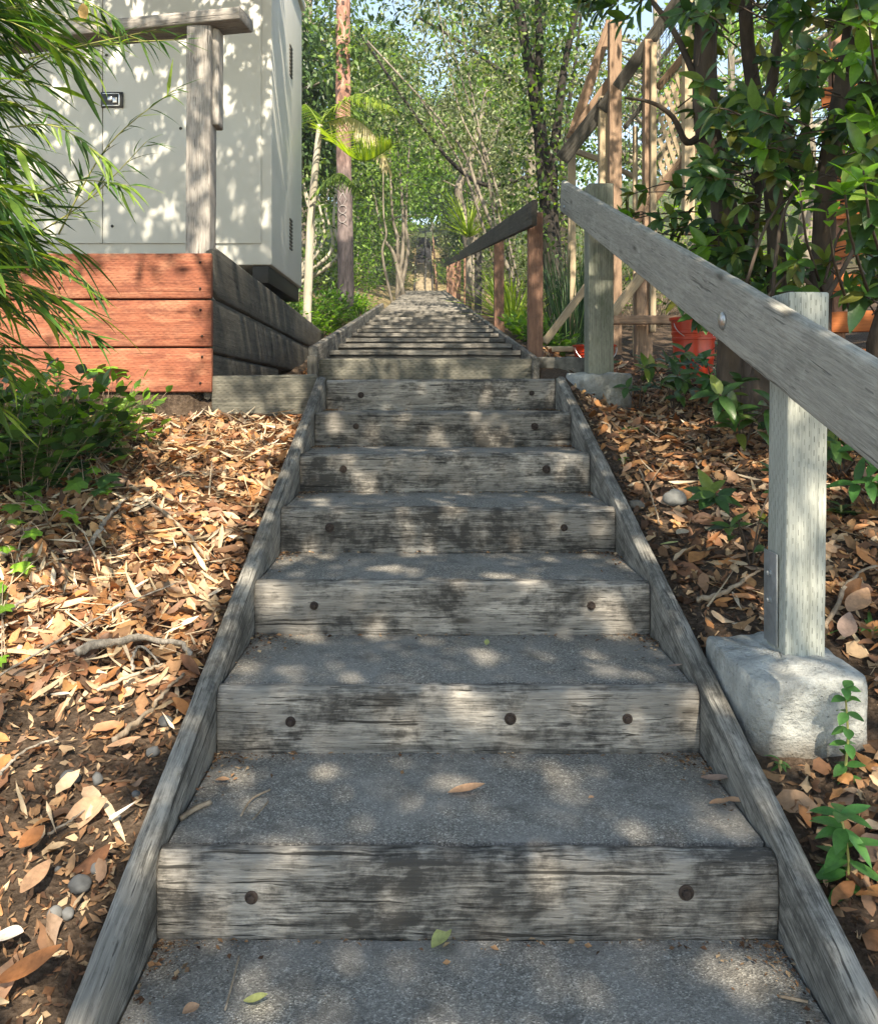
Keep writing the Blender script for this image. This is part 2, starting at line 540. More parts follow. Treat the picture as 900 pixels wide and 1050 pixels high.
M['litter'] = mat_leaf('dry broad leaf', [(.08, .045, .028), (.34, .15, .06), (.42, .20, .08), (.18, .085, .05), (.46, .28, .15), (.30, .17, .115), (.50, .37, .25), (.40, .16, .06), (.22, .13, .09), (.44, .24, .10), (.34, .235, .17), (.12, .07, .045), (.27, .12, .06)],
                       .18, .6, .3, .32, (1.3, .8, .45))
M['paleleaf'] = mat_leaf('dry bamboo leaf', [(.62, .50, .36), (.50, .37, .23), (.66, .57, .45), (.40, .29, .18), (.58, .44, .28)], .2, .6, .3, .2, (1.2, .9, .6))
M['bits'] = mat_leaf('leaf crumbs', [(.06, .032, .02), (.16, .08, .045), (.30, .17, .09), (.10, .055, .032), (.42, .30, .19)], 0, .8, .2, .3)
M['yellowleaf'] = mat_leaf('yellow green leaf', [(.42, .46, .08)], .3, .5)
M['orangeleaf'] = mat_leaf('orange brown leaf', [(.50, .22, .06)], .2, .55, tcol=(1.3, .8, .4))
M['brownleaf'] = mat_leaf('brown leaf', [(.22, .10, .05)], .15, .55, tcol=(1.3, .8, .4))
M['bamboo'] = mat_leaf('bamboo leaf', [(.035, .10, .022), (.06, .15, .028), (.025, .07, .02), (.12, .22, .035), (.20, .30, .045)], .38, .42, .5, .3)
M['culm'] = mat_plain('bamboo stem', (.30, .30, .10), .45, nscale=12, var=.4)
M['ivy'] = mat_leaf('ivy leaf', [(.035, .095, .025), (.06, .15, .03), (.10, .22, .035), (.03, .075, .025)], .3, .4, .45, .3)
M['ivybright'] = mat_leaf('bright ivy leaf', [(.16, .34, .04), (.10, .25, .035), (.20, .38, .05)], .4, .42, .45, .2)
M['bush'] = mat_leaf('glossy evergreen leaf', [(.03, .08, .026), (.045, .115, .03), (.065, .15, .03), (.035, .09, .035), (.13, .24, .04), (.14, .15, .03)], .34, .3, .55, .3)
M['bushbright'] = mat_leaf('young evergreen leaf', [(.16, .34, .03), (.11, .27, .03)], .45, .35, .5, .2)
M['weed'] = mat_leaf('weed leaf', [(.06, .19, .05), (.09, .25, .06), (.045, .14, .04)], .35, .4, .45, .2)
M['tree_mid'] = mat_leaf('tree leaf mid', [(.05, .11, .03), (.10, .18, .04), (.19, .28, .06), (.03, .065, .022)], .42, .45, .45, .4)
M['tree_olive'] = mat_leaf('tree leaf olive', [(.09, .12, .055), (.16, .19, .09), (.25, .28, .16), (.06, .085, .04)], .38, .5, .4, .4)
M['tree_bright'] = mat_leaf('tree leaf bright', [(.12, .24, .035), (.20, .34, .05), (.08, .17, .03)], .5, .5, .4, .35)
M['tree_dark'] = mat_leaf('tree leaf dark', [(.025, .06, .022), (.045, .10, .03), (.08, .15, .04)], .35, .45, .45, .35)
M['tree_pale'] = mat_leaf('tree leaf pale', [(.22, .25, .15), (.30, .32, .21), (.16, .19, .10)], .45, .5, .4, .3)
M['cover'] = mat_leaf('ground cover leaf', [(.07, .17, .03), (.12, .26, .04), (.18, .33, .05), (.05, .12, .03)], .45, .5, .4, .3)
M['palm'] = mat_leaf('palm frond', [(.20, .30, .04), (.30, .38, .06), (.13, .22, .04)], .5, .4, .5, .25)
M['palmdry'] = mat_leaf('dry palm frond', [(.50, .44, .30), (.42, .36, .22)], .3, .6)
M['reed'] = mat_leaf('reed blade', [(.022, .06, .032), (.035, .085, .04), (.06, .12, .045)], .25, .45, .4, .3)
M['yucca'] = mat_leaf('cordyline blade', [(.22, .33, .05), (.32, .42, .08), (.15, .26, .05)], .45, .4, .4, .25)
M['bark'] = mat_bark('grey bark', (.10, .085, .07), (.30, .26, .21), 9)
M['palebark'] = mat_bark('pale bark', (.26, .23, .18), (.52, .48, .40), 8)
M['darkbark'] = mat_bark('dark bark', (.014, .012, .011), (.055, .048, .042), 10)
M['bushbark'] = mat_bark('evergreen bark', (.055, .042, .035), (.16, .125, .10), 14)

# ------------------------------------------------------------------ ground
STEP_T, STEP_R, Y1 = .474, .158, 1.658


def smooth(a, b, x):
    t = np.clip((x - a) / (b - a), 0, 1)
    return t * t * (3 - 2 * t)


def stair_z(y):
    return np.interp(y, [-40, -6, 4.5, 4.85, 28, 43, 65, 95, 140], [-4.5, -2.395, 1.105, 1.21, 4.13, 5.77, 12.2, 19, 22])


def wob(x, y):
    return (.012 * np.sin(3.1 * x + 1.7 * y) + .010 * np.sin(7.3 * x - 5.1 * y + 1) + .006 * np.sin(17 * x + 13 * y) + .005 * np.sin(23 * x - 19 * y + 2))


def ground(x, y):
    x = np.asarray(x, float); y = np.asarray(y, float)
    s = stair_z(y)
    up = smooth(4.52, 4.58, y)
    inL = np.where(y < 4.54, -.56, -.645); inR = np.where(y < 4.54, .72, .645)
    # left side
    dl = np.clip(-.58 - x, 0, 60)
    lo = s - .055 + .05 * dl * smooth(4.4, 3.6, y) - .15 * smooth(3.4, 4.3, y)
    hi = s - .15 + .30 * np.clip(dl - .05, 0, .9) * smooth(10.5, 12.5, y) + .05 * dl - .26 * smooth(.12, .5, dl) * smooth(4.7, 5.6, y) * smooth(12, 10.3, y)
    t9 = smooth(10.4, 12.6, y)
    terr = 1.62 * (1 - t9) + np.maximum(1.62, s - .03 + .30 * np.clip(dl - .6, 0, .8) + .04 * dl) * t9
    wall_x = -1.215 - .024 * (y - 4.5)
    tw = smooth(0, .07, wall_x - x)
    left = lo * (1 - up) + (hi * (1 - tw) + terr * tw) * up
    # right side
    zr = np.interp(y, [-40, -6, 1.5, 3.3, 4.5, 6, 8, 12, 28, 43, 65, 95, 140], [-4.5, -2.4, .11, .735, .94, 1.13, 1.45, 2.1, 4.1, 5.77, 12.2, 19, 22])
    bl = smooth(.74, 1.15, x)
    right = (s - .035) * (1 - bl) + (zr + .09 * np.clip(x - 1.1, 0, 60)) * bl
    z = np.where(x < 0, left, right)
    z = z + wob(x, y) * np.where((np.abs(x) > .5), 1, 0) * (1 - .6 * (np.abs(x) < .8)) * np.where(y < 12, 1, 2)
    z = z + .16 * np.clip(np.abs(x) - 2.6, 0, 18) * smooth(9, 20, y)
    ins = (x > inL) & (x < inR)
    return np.where(ins & (y < 70), s - .32, z)


def gz(x, y): return float(ground(x, y))


def gnormal(x, y, e=.03):
    zx = (ground(x + e, y) - ground(x - e, y)) / (2 * e)
    zy = (ground(x, y + e) - ground(x, y - e)) / (2 * e)
    n = np.stack([-zx, -zy, np.ones_like(zx)], -1)
    return norm(n)


def build_ground():
    xs = np.unique(np.round(np.concatenate([np.linspace(-110, -14, 18), np.arange(-14, -3.2, .5), np.arange(-3.2, 3.4, .045), np.arange(3.4, 14, .5), np.linspace(14, 110, 18),
                                            [-.575, -.545, -.66, -.63, .63, .66, .705, .735]]), 4))
    ys = np.unique(np.round(np.concatenate([np.linspace(-45, -3, 12), np.arange(-3, .6, .3), np.arange(.6, 8, .045), np.arange(8, 30, .3), np.arange(30, 80, 1.2), np.linspace(80, 140, 14)]), 4))
    X, Y = np.meshgrid(xs, ys)
    Z = ground(X, Y)
    nx, ny = len(xs), len(ys)
    V = np.stack([X, Y, Z], -1).reshape(-1, 3)
    i = np.arange(nx - 1); j = np.arange(ny - 1)
    I, J = np.meshgrid(i, j)
    a = (J * nx + I).ravel()
    Fq = np.stack([a, a + 1, a + 1 + nx, a + nx], -1)
    tag(link('ground', mesh_np('ground', V, Fq), M['soil']), kind='structure')


build_ground()

# ------------------------------------------------------------------ lower staircase
SX0, SX1 = -.527, .693


def hexbolt(parent, p, rad=.014, mat=None, axis='-y', name='bolt', dome=False):
    """counterbored washer ring with a hex head, its axis pointing at the viewer (-y)"""
    bm = bmesh.new()
    def ring(r, y, n, rot=0.0):
        return [bm.verts.new((r * math.cos(2 * math.pi * k / n + rot), y, r * math.sin(2 * math.pi * k / n + rot))) for k in range(n)]
    def bridge(a, b):
        n = len(a)
        for k in range(n): bm.faces.new((a[k], a[(k + 1) % n], b[(k + 1) % n], b[k]))
    if dome:
        rs = [(1.0, 0.0), (1.0, -.0025), (.95, -.004), (.8, -.007), (.5, -.010), (.2, -.0112)]
        prev = None
        for q, y in rs:
            c = ring(rad * q, y, 20)
            if prev: bridge(prev, c)
            prev = c
        bm.faces.new(prev)
    else:
        a = ring(rad, .004, 18); b = ring(rad, -.0018, 18); c = ring(rad * .86, -.0028, 18); c2 = ring(rad * .62, -.002, 18)
        bridge(a, b); bridge(b, c); bridge(c, c2)
        h0 = ring(rad * .58, -.002, 6, .3); h1 = ring(rad * .58, -.0075, 6, .3); h2 = ring(rad * .48, -.009, 6, .3)
        bridge(h0, h1); bridge(h1, h2); bm.faces.new(h2)
        bm.faces.new(c2)
    bmesh.ops.recalc_face_normals(bm, faces=bm.faces)
    me = bpy.data.meshes.new(name); bm.to_mesh(me); bm.free()
    m = Matrix.Translation(p)
    if axis == '-x': m = m @ Matrix.Rotation(math.radians(-90), 4, 'Z')
    return link(name, me, mat or M['rust'], parent, m)


lower = empty('timber_staircase', (.083, 1.6, 0), 'lower flight of wide weathered grey timber steps with gritty treads and bolted risers', 'staircase')
bolt_px = {1: ((258, 920), (703, 915)), 2: ((298, 740), (523, 737), (643, 737)), 3: ((322, 621), (606, 621)), 4: ((338, 541), (578, 541)),
           5: ((352, 481), (560, 481)), 6: ((365, 437), (548, 437)), 7: ((370, 405), (545, 403)), 0: (), -1: ()}


def tread_mesh(x0, x1, y0, y1, z, th=.03, nx=40, ny=14, amp=.003, sd=0):
    V = []; Fs = []
    for j in range(ny + 1):
        for i in range(nx + 1):
            x = x0 + (x1 - x0) * i / nx; y = y0 + (y1 - y0) * j / ny
            e = min(i, nx - i, 2) / 2
            h = amp * (mnoise.noise(Vector((x * 4, y * 4, sd * 3.1))) + .5 * mnoise.noise(Vector((x * 17, y * 17, sd))))
            V.append((x, y, z + h))
    n = nx + 1
    for j in range(ny):
        for i in range(nx):
            a = j * n + i
            Fs.append((a, a + 1, a + 1 + n, a + n))
    # skirt
    per = [i for i in range(n)] + [j * n + nx for j in range(1, ny + 1)] + [ny * n + i for i in range(nx - 1, -1, -1)] + [j * n for j in range(ny - 1, 0, -1)]
    b = len(V)
    for k in per: V.append((V[k][0], V[k][1], V[k][2] - th))
    m = len(per)
    for k in range(m): Fs.append((per[(k + 1) % m], per[k], b + k, b + (k + 1) % m))
    me = bpy.data.meshes.new('tread'); me.from_pydata(V, [], Fs); me.update()
    me.polygons.foreach_set('use_smooth', [True] * len(me.polygons)); me.set_sharp_from_angle(angle=math.radians(50))
    return me


TT = .064
for i in range(-1, 8):
    yf = Y1 + STEP_T * (i - 1); z = STEP_R * i
    dz = random.uniform(-.004, .004); 
    h = STEP_R + .02
    rz = wood('riser', (SX0 + .003, yf + TT / 2, z - h / 2 + dz), (SX1 - .003, yf + TT / 2, z - h / 2 - dz), h, TT, M['timber'], lower, r=.012, seg=110, wear=.0065)
    for (bx, by) in bolt_px[i]:
        p = at(bx, by, yf)
        hexbolt(rz, (p.x, yf - .002, p.z), random.uniform(.0125, .0175))
    ye = yf + STEP_T + .004 if i < 7 else 4.84
    me = tread_mesh(SX0 + .004, SX1 - .004, yf + TT + .002, ye, z - .007, sd=i)
    c = Vector((.083, (yf + ye) / 2, z)); recenter(me, c)
    link('tread', me, M['tread'], lower, Matrix.Translation(c))


def nosing(y): return (y - Y1) / 3 + STEP_R


for sx in (-1, 1):
    x = (SX0 - .026) if sx < 0 else (SX1 + .026)
    y0, y1 = .75, 4.53
    hgt = .24
    c = -hgt / 2 * math.cos(math.atan(1 / 3)) 
    p0 = Vector((x, y0, nosing(y0) + .012 - .125)); p1 = Vector((x, y1, nosing(y1) + .012 - .125))
    wood('side_board', p0, p1, .25, .05, M['string'], lower, r=.006, seg=150, wear=.005)

# ------------------------------------------------------------------ upper staircase
upper = empty('timber_staircase', (0, 4.9, 1.2), 'long upper flight of low dark timber steps climbing towards the trees', 'staircase')
UT, UR = .545, .0685
UX = .61
N_UP = 43
for k in range(N_UP):
    yf = 4.85 + UT * k; z = 1.228 + UR * k
    h = .128 if k == 0 else UR + .05
    zr_ = z - h / 2 - (0 if k == 0 else .03)
    wood('riser', (-UX + .003, yf + .02, zr_), (UX - .003, yf + .02, zr_), h, .04, M['knurl'] if k == 0 else M['upriser'], upper, r=.006, seg=24 if k < 8 else 4, wear=.003 if k < 8 else .001)
    me = tread_mesh(-UX + .003, UX - .003, yf + (.042 if k == 0 else -.014), yf + UT - .018, z - .002, .028, 14, 5, .004, k)
    c = Vector((0, yf + .3, z)); recenter(me, c)
    link('tread', me, M['uptread'], upper, Matrix.Translation(c))
zl = lambda y: 1.228 + (y - 4.85) * UR / UT
wood('side_board', (-UX - .026, 4.80, zl(4.8) - .045), (-UX - .026, 12.5, zl(12.5) - .045), .24, .05, M['upper'], upper, seg=60, wear=.004)
wood('side_board', (UX + .02, 4.80, zl(4.8) - .09), (UX + .02, 28.2, zl(28.2) - .09), .2, .038, M['upper'], upper, seg=60, wear=.003)
wood('end_block', (-UX - .026, 4.775, 1.03), (-UX - .026, 4.775, 1.235), .06, .05, M['darkwall'], upper, up=(1, 0, 0))

# far flight on the hill
farst = empty('timber_staircase', (-.05, 43, 5.7), 'distant steep flight of steps at the end of the path between trees', 'staircase')
NF = 70
for k in range(NF):
    y = 43 + 22 * k / NF; z = 5.75 + 6.45 * k / NF
    me = tread_mesh(-.5, .32, y, y + 22 / NF + .03, z + .09, .14, 3, 1, .0, k)
    c = Vector((-.05, y, z)); recenter(me, c)
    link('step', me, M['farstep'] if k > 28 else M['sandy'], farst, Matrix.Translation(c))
for x in (-.56, .38):
    wood('side_board', (x, 43, 5.80), (x, 65, 12.25), .3, .06, M['darkrail'], farst, seg=20)

farrail = empty('handrail', (-.1, 43, 5.7), 'thin distant handrail running up the middle of the far steps', 'handrail')
for k in range(9):
    y = 43 + 2.6 * k; z = 5.75 + 6.45 * (y - 43) / 22
    wood('post', (-.0, y, z), (-.0, y, z + .85), .06, .06, M['darkrail'], farrail, up=(0, 1, 0), seg=3)
wood('rail', (.05, 42.8, 6.58), (.05, 64.2, 12.85), .08, .04, M['darkrail'], farrail, seg=12)
farrail2 = empty('handrail', (.75, 43, 5.7), 'reddish handrail beside the distant flight of steps', 'handrail')
for k in range(9):
    y = 42 + 2.6 * k; z = 5.6 + 6.45 * (y - 43) / 22
    wood('post', (.56, y, z), (.56, y, z + .9), .07, .07, M['redpost'], farrail2, up=(0, 1, 0), seg=3)
wood('rail', (.52, 41.8, 6.3), (.52, 64, 12.85), .09, .04, M['redpost'], farrail2, seg=12)

# ------------------------------------------------------------------ low retaining board, planter wall
lowb = wood('retaining_board', (-1.142, 4.555, 1.005), (-.583, 4.555, 1.013), .24, .045, M['knurl'], None, r=.005, wear=.003)
tag(lowb, 'low weathered grey board holding back soil between the red wall and the steps', 'retaining board')

wall = empty('retaining_wall', (-1.3, 4.52, .95), 'low board retaining wall with red front planks and weathered side toned dark for shade', 'retaining wall')
zt = 1.785
for k in range(3):
    h = (.250, .256, .244)[k]
    zc = zt - h / 2
    wood('front_board', (-2.9, 4.52 + .004 * k, zc - .005), (-1.143, 4.52 + .004 * k, zc - .002), h - .007, .042, M['orange'], wall, r=.006, wear=.002, seg=40)
    fb = [o for o in wall.children if o.name.startswith('front_board')][-1]
    for (nx_, nz_) in ((-1.19, .07), (-1.19, -.07), (-1.95, .06), (-1.95, -.065)):
        hexbolt(fb, (nx_ + random.uniform(-.01, .01), 4.52 + .004 * k - .0215, zc + nz_), .0065, M['rust'], name='nail', dome=True)
    zt -= h
d = Vector((-.024, 1, -.017))
base = Vector((-1.166, 4.545, 0))
for k, (zc, h, L, xo) in enumerate(((1.695, .285, 6.2, .006), (1.40, .30, 4.6, 0), (1.12, .25, 2.4, -.004))):
    p0 = base + Vector((xo, 0, zc)); p1 = p0 + d * L
    ob = wood('side_board', p0, p1, h, .042, M['darkwall'], wall, r=.012, wear=.004, seg=50,
              prof=(lambda f: 1 - .22 * max(0, 1 - f / .02) ** 2) if k == 0 else None)

# silvered post with a cap rail behind the planter
rl = empty('wooden_railing', (-1.22, 4.66, 1.5), 'silvered wooden post with cap rail standing behind the red planks', 'railing')
wood('post', (-1.232, 4.64, 1.45), (-1.226, 4.64, 3.02), .145, .14, M['greypost'], rl, up=(0, 1, 0), r=.008, seg=60, wear=.004)
wood('block', (-1.150, 4.665, 2.50), (-1.148, 4.665, 3.018), .12, .05, M['greypost'], rl, up=(0, 1, 0), r=.008, seg=26, wear=.004)
wood('top_rail', (-3.3, 5.0, 3.02), (-.975, 4.60, 3.065), .07, .2, M['greypost'], rl, r=.008, seg=60, wear=.004)

# ------------------------------------------------------------------ beige equipment cabinet
CXR, CYF, CZ0, CZ1, CDEP, CWID = -1.213, 6.7, 2.02, 4.75, 1.62, 3.1
cab = empty('utility_cabinet', (CXR - CWID / 2, CYF + CDEP / 2, 1.9), 'tall beige metal equipment cabinet standing behind the wooden railing', 'utility cabinet')


def box_mesh(name, x0, x1, y0, y1, z0, z1, bev=.01, segs=2):
    bm = bmesh.new()
    bmesh.ops.create_cube(bm, size=1)
    for v in bm.verts:
        v.co = Vector((x0 if v.co.x < 0 else x1, y0 if v.co.y < 0 else y1, z0 if v.co.z < 0 else z1))
    if bev: bmesh.ops.bevel(bm, geom=list(bm.edges), offset=bev, segments=segs, affect='EDGES', profile=.5)
    me = bpy.data.meshes.new(name); bm.to_mesh(me); bm.free()
    me.polygons.foreach_set('use_smooth', [True] * len(me.polygons)); me.set_sharp_from_angle(angle=math.radians(30))
    return me


def box(name, x0, x1, y0, y1, z0, z1, mat, parent, bev=.01):
    me = box_mesh(name, x0, x1, y0, y1, z0, z1, bev)
    c = Vector(((x0 + x1) / 2, (y0 + y1) / 2, (z0 + z1) / 2)); recenter(me, c)
    return link(name, me, mat, parent, Matrix.Translation(c))


box('body', CXR - CWID, CXR, CYF, CYF + CDEP, CZ0, CZ1, M['paint'], cab, .018)
# door leaves proud of the frame, a dark gap between them
xg = (106 - CX) / F * CYF
zb, zt_ = CZ0 + .17, CZ1 - .12
for a, b in ((CXR - CWID + .1, xg - .004), (xg + .004, CXR - .085)):
    box('door', a, b, CYF - .016, CYF - .002, zb, zt_, M['paint'], cab, .004)
lz = EYE + (CY - 103) / F * CYF
lx = (116 - CX) / F * CYF
lt = box('latch', lx - .088, lx + .088, CYF - .03, CYF - .0165, lz - .062, lz + .062, M['black'], cab, .005)
for q in ((lx - .072, lx + .06, lz + .044, lz + .05), (lx - .072, lx + .06, lz - .05, lz - .044)):
    box('bezel', q[0], q[1], CYF - .034, CYF - .0305, q[2], q[3], M['steel'], lt, .001)
box('bezel', lx + .054, lx + .064, CYF - .034, CYF - .0305, lz - .044, lz + .044, M['steel'], lt, .001)
hexbolt(lt, (lx - .012, CYF - .031, lz + .004), .022, M['steel'], dome=True, name='lock')
box('handle', lx + .012, lx + .045, CYF - .046, CYF - .0305, lz - .03, lz + .012, M['steel'], lt, .004)
for (bx, by) in ((106, 57), (112, 232), (182, 132), (108, 150)):
    p = at(bx, by, CYF)
    hexbolt(cab, (p.x + .03, CYF - .0165, p.z), .012, M['seam'], name='rivet', dome=True)
# louvre slots on the narrow side
for zc in (EYE + (CY - 62) / F * 7.6, EYE + (CY - 240) / F * 7.6):
    for k in range(9):
        z = zc + (k - 4) * .032
        me = box_mesh('louvre', 0, .014, -.065, .065, -.010, .010, .004)
        link('louvre', me, M['seam'], cab, Matrix.Translation((CXR - .004, 7.62, z)))
for x0, x1 in ((CXR - .16, CXR - .03), (CXR - CWID + .1, CXR - CWID + .25)):
    box('skid', x0, x1, CYF + .02, CYF + CDEP - .02, CZ0 - .14, CZ0 - .002, M['skid'], cab, .006)
box('pad', CXR - CWID + .05, CXR - .22, CYF + .1, CYF + CDEP - .1, 1.5, CZ0 - .142, M['concrete'], cab, .02)
box('top_trim', CXR - CWID - .03, CXR + .03, CYF - .03, CYF + CDEP + .03, CZ1 + .001, CZ1 + .08, M['paint'], cab, .01)

# ------------------------------------------------------------------ near handrail
hr = empty('handrail', (.95, 2.1, .3), 'thick grey timber handrail on two square posts beside the lower steps', 'handrail')
bz = lambda y: .4905 + y / 3
prof_up = Vector((0, -1 / 3, 1)).normalized()
rail = wood('rail', (.869, .55, bz(.55)), (.869, 5.32, bz(5.32)), .193, .038, M['rail'], hr, r=.007, seg=120, wear=.0035)
p = at(741, 329, .85 * F / (741 - CX))
hexbolt(rail, (.8495, p.y, p.z), .026, M['steel'], axis='-x', name='bolt', dome=True)
p = at(579, 212, .85 * F / (579 - CX))
hexbolt(rail, (.8495, p.y, p.z), .012, M['galv'], axis='-x', name='bolt', dome=True)
post = wood('post', (.943, 2.16, .33), (.954, 2.16, 1.312), .12, .102, M['post'], hr, up=(0, 1, 0), r=.005, seg=50, wear=.0015)
br = box('bracket', .8862, .8900, 2.135, 2.215, .42, .655, M['galv'], post, .001)
for z in (.53, .60): hexbolt(br, (.8858, 2.175, z), .010, M['galv'], axis='-x')
wood('post', (.955, 4.66, 1.02), (.955, 4.66, 2.17), .14, .14, M['mossy'], hr, up=(0, 1, 0), r=.006, seg=50, wear=.002)


def footing(parent, cx, cy, z0, z1, rx, ry, sd, taper=.82, pw=3.2, mat=None):
    rings = []
    n = 72
    for (f, k) in ((0, .86), (.25, .93), (.5, .97), (.7, .99), (.86, 1.0), (.95, 1.0), (.985, .985), (1.0, .955)):
        ring = []
        for i in range(n):
            a = 2 * math.pi * i / n
            c, s_ = math.cos(a), math.sin(a)
            rr = 1 / (abs(c) ** pw + abs(s_) ** pw) ** (1 / pw)
            q = 1 + .028 * mnoise.noise(Vector((c * 1.5, s_ * 1.5, f * 1.5 + sd))) + .02 * mnoise.noise(Vector((c * 5, s_ * 5, f * 5 + sd))) + .018 * mnoise.noise(Vector((c * 13, s_ * 13, f * 9 + sd)))
            kk = k * (taper + (1 - taper) * (1 - f)) / 1.0
            ring.append((cx + rx * rr * q * kk * c, cy + ry * rr * q * kk * s_, z0 + (z1 - z0) * f + .012 * mnoise.noise(Vector((c * 3, s_ * 3, sd + 4)))))
        rings.append(ring)
    last = rings[-1]
    for q in (.8, .6, .3, .05):
        rings.append([(cx + (p[0] - cx) * q, cy + (p[1] - cy) * q, p[2] + .004 * (1 - q) + .008 * mnoise.noise(Vector((p[0] * 20 * q, p[1] * 20 * q, sd)))) for p in last])
    me = loft('footing', rings, sharp=60)
    c = Vector((cx, cy, z0)); recenter(me, c)
    return link('footing', me, mat or M['concrete'], parent, Matrix.Translation(c))


footing(hr, .892, 2.125, .08, .405, .142, .185, 1.0, .98, 9.0)
footing(hr, .955, 4.66, .80, 1.135, .185, .185, 5.0, .95, 2.3)

# ------------------------------------------------------------------ second handrail
hr2 = empty('handrail', (.7, 5.4, 1.2), 'dark flat handrail on reddish posts along the upper steps', 'handrail')
rz2 = lambda y: 2.073 + (y - 4.9) * .1257
wood('rail', (.630, 4.9, rz2(4.9)), (.630, 28, rz2(28)), .15, .038, M['darkrail'], hr2, r=.005, seg=90, wear=.003)
for k, y in enumerate((5.4, 8.05, 11.2, 14.4, 17.8, 20.6, 23.4, 26.2)):
    wood('post', (.70, y, zl(y) - .35), (.70, y, rz2(y) + (.03 if k == 0 else .05)), .095, .095, M['darkrail'] if k == 2 else M['redpost'], hr2, up=(0, 1, 0), seg=24 if k < 3 else 6, wear=.002)  # third post takes the dark colour to paint it as shaded
M['oldconcrete'] = mat_plain('dark weathered concrete', (.15, .145, .13), .95, nscale=22, var=.5, bump=.8, spec=.2, stain=(.08, .078, .07))
footing(hr2, .80, 5.06, .98, 1.235, .16, .22, 9.0, .95, 4.0, M['oldconcrete'])

# ------------------------------------------------------------------ deck stair frame, upper right
deck = empty('deck_stair', (1.8, 7, 1.2), 'unfinished wooden deck stair with lattice panel and lumber posts behind the shrub', 'deck stair')


def lum(name, a, b, ya, yb, wpx, mat, t=.04):
    p0 = at(*a, ya); p1 = at(*b, yb)
    w = wpx / F * (ya + yb) / 2
    return wood(name, p0, p1, w, t, mat, deck, up=(0, -1, 0) if False else (p1 - p0).cross(Vector((0, 1, 0))), r=.004, wear=.002)


lum('post', (619, 400), (619, 100), 7.05, 7.05, 11, M['lumber'], .09)
lum('post', (630, 400), (630, 22), 6.95, 6.95, 13, M['lumberred'], .09)
lum('post', (663, 385), (664, 42), 6.75, 6.75, 9, M['lumberred'], .09)
lum('post', (669, 340), (670, 44), 6.68, 6.68, 6, M['lumber'], .04)
lum('post', (705, 240), (706, -30), 6.5, 6.5, 11, M['lumber'], .09)
lum('post', (651, 385), (651, 130), 6.9, 6.9, 5, M['lumber'], .04)
lum('post', (586, 385), (586, 152), 7.5, 7.5, 8, M['lumber'], .06)
lum('rail', (576, 163), (622, 104), 7.30, 7.02, 15, M['darkrail'], .05)
lum('rail', (617, 112), (730, -50), 7.02, 6.4, 13, M['darkrail'], .05)
lum('rail', (585, 142), (626, 22), 7.25, 7.12, 10, M['lumberred'], .05)
lum('rail', (588, 136), (626, 82), 7.2, 7.08, 9, M['lumberred'], .05)
lum('rail', (674, 90), (712, 44), 6.70, 6.48, 8, M['lumberred'], .04)
lum('rail', (640, 131), (664, 100), 6.9, 6.8, 5, M['darkrail'], .04)
lum('rail', (640, 240), (735, 122), 6.84, 6.40, 11, M['lumberred'], .04)
lum('rail', (588, 154), (622, 166), 7.5, 7.4, 6, M['lumber'], .04)
lum('rail', (632, 172), (652, 182), 7.2, 7.1, 5, M['lumber'], .04)
lum('brace', (558, 351), (608, 285), 6.4, 6.4, 8, M['lumber'], .04)
lum('brace', (628, 322), (662, 276), 6.3, 6.3, 10, M['lumber'], .04)
lum('brace', (624, 328), (700, 328), 6.2, 6.2, 9, M['lumberred'], .09)
lum('post', (656, 400), (656, 280), 6.35, 6.35, 11, M['lumberred'], .09)
lum('brace', (556, 358), (604, 358), 6.3, 6.3, 6, M['lumber'], .09)


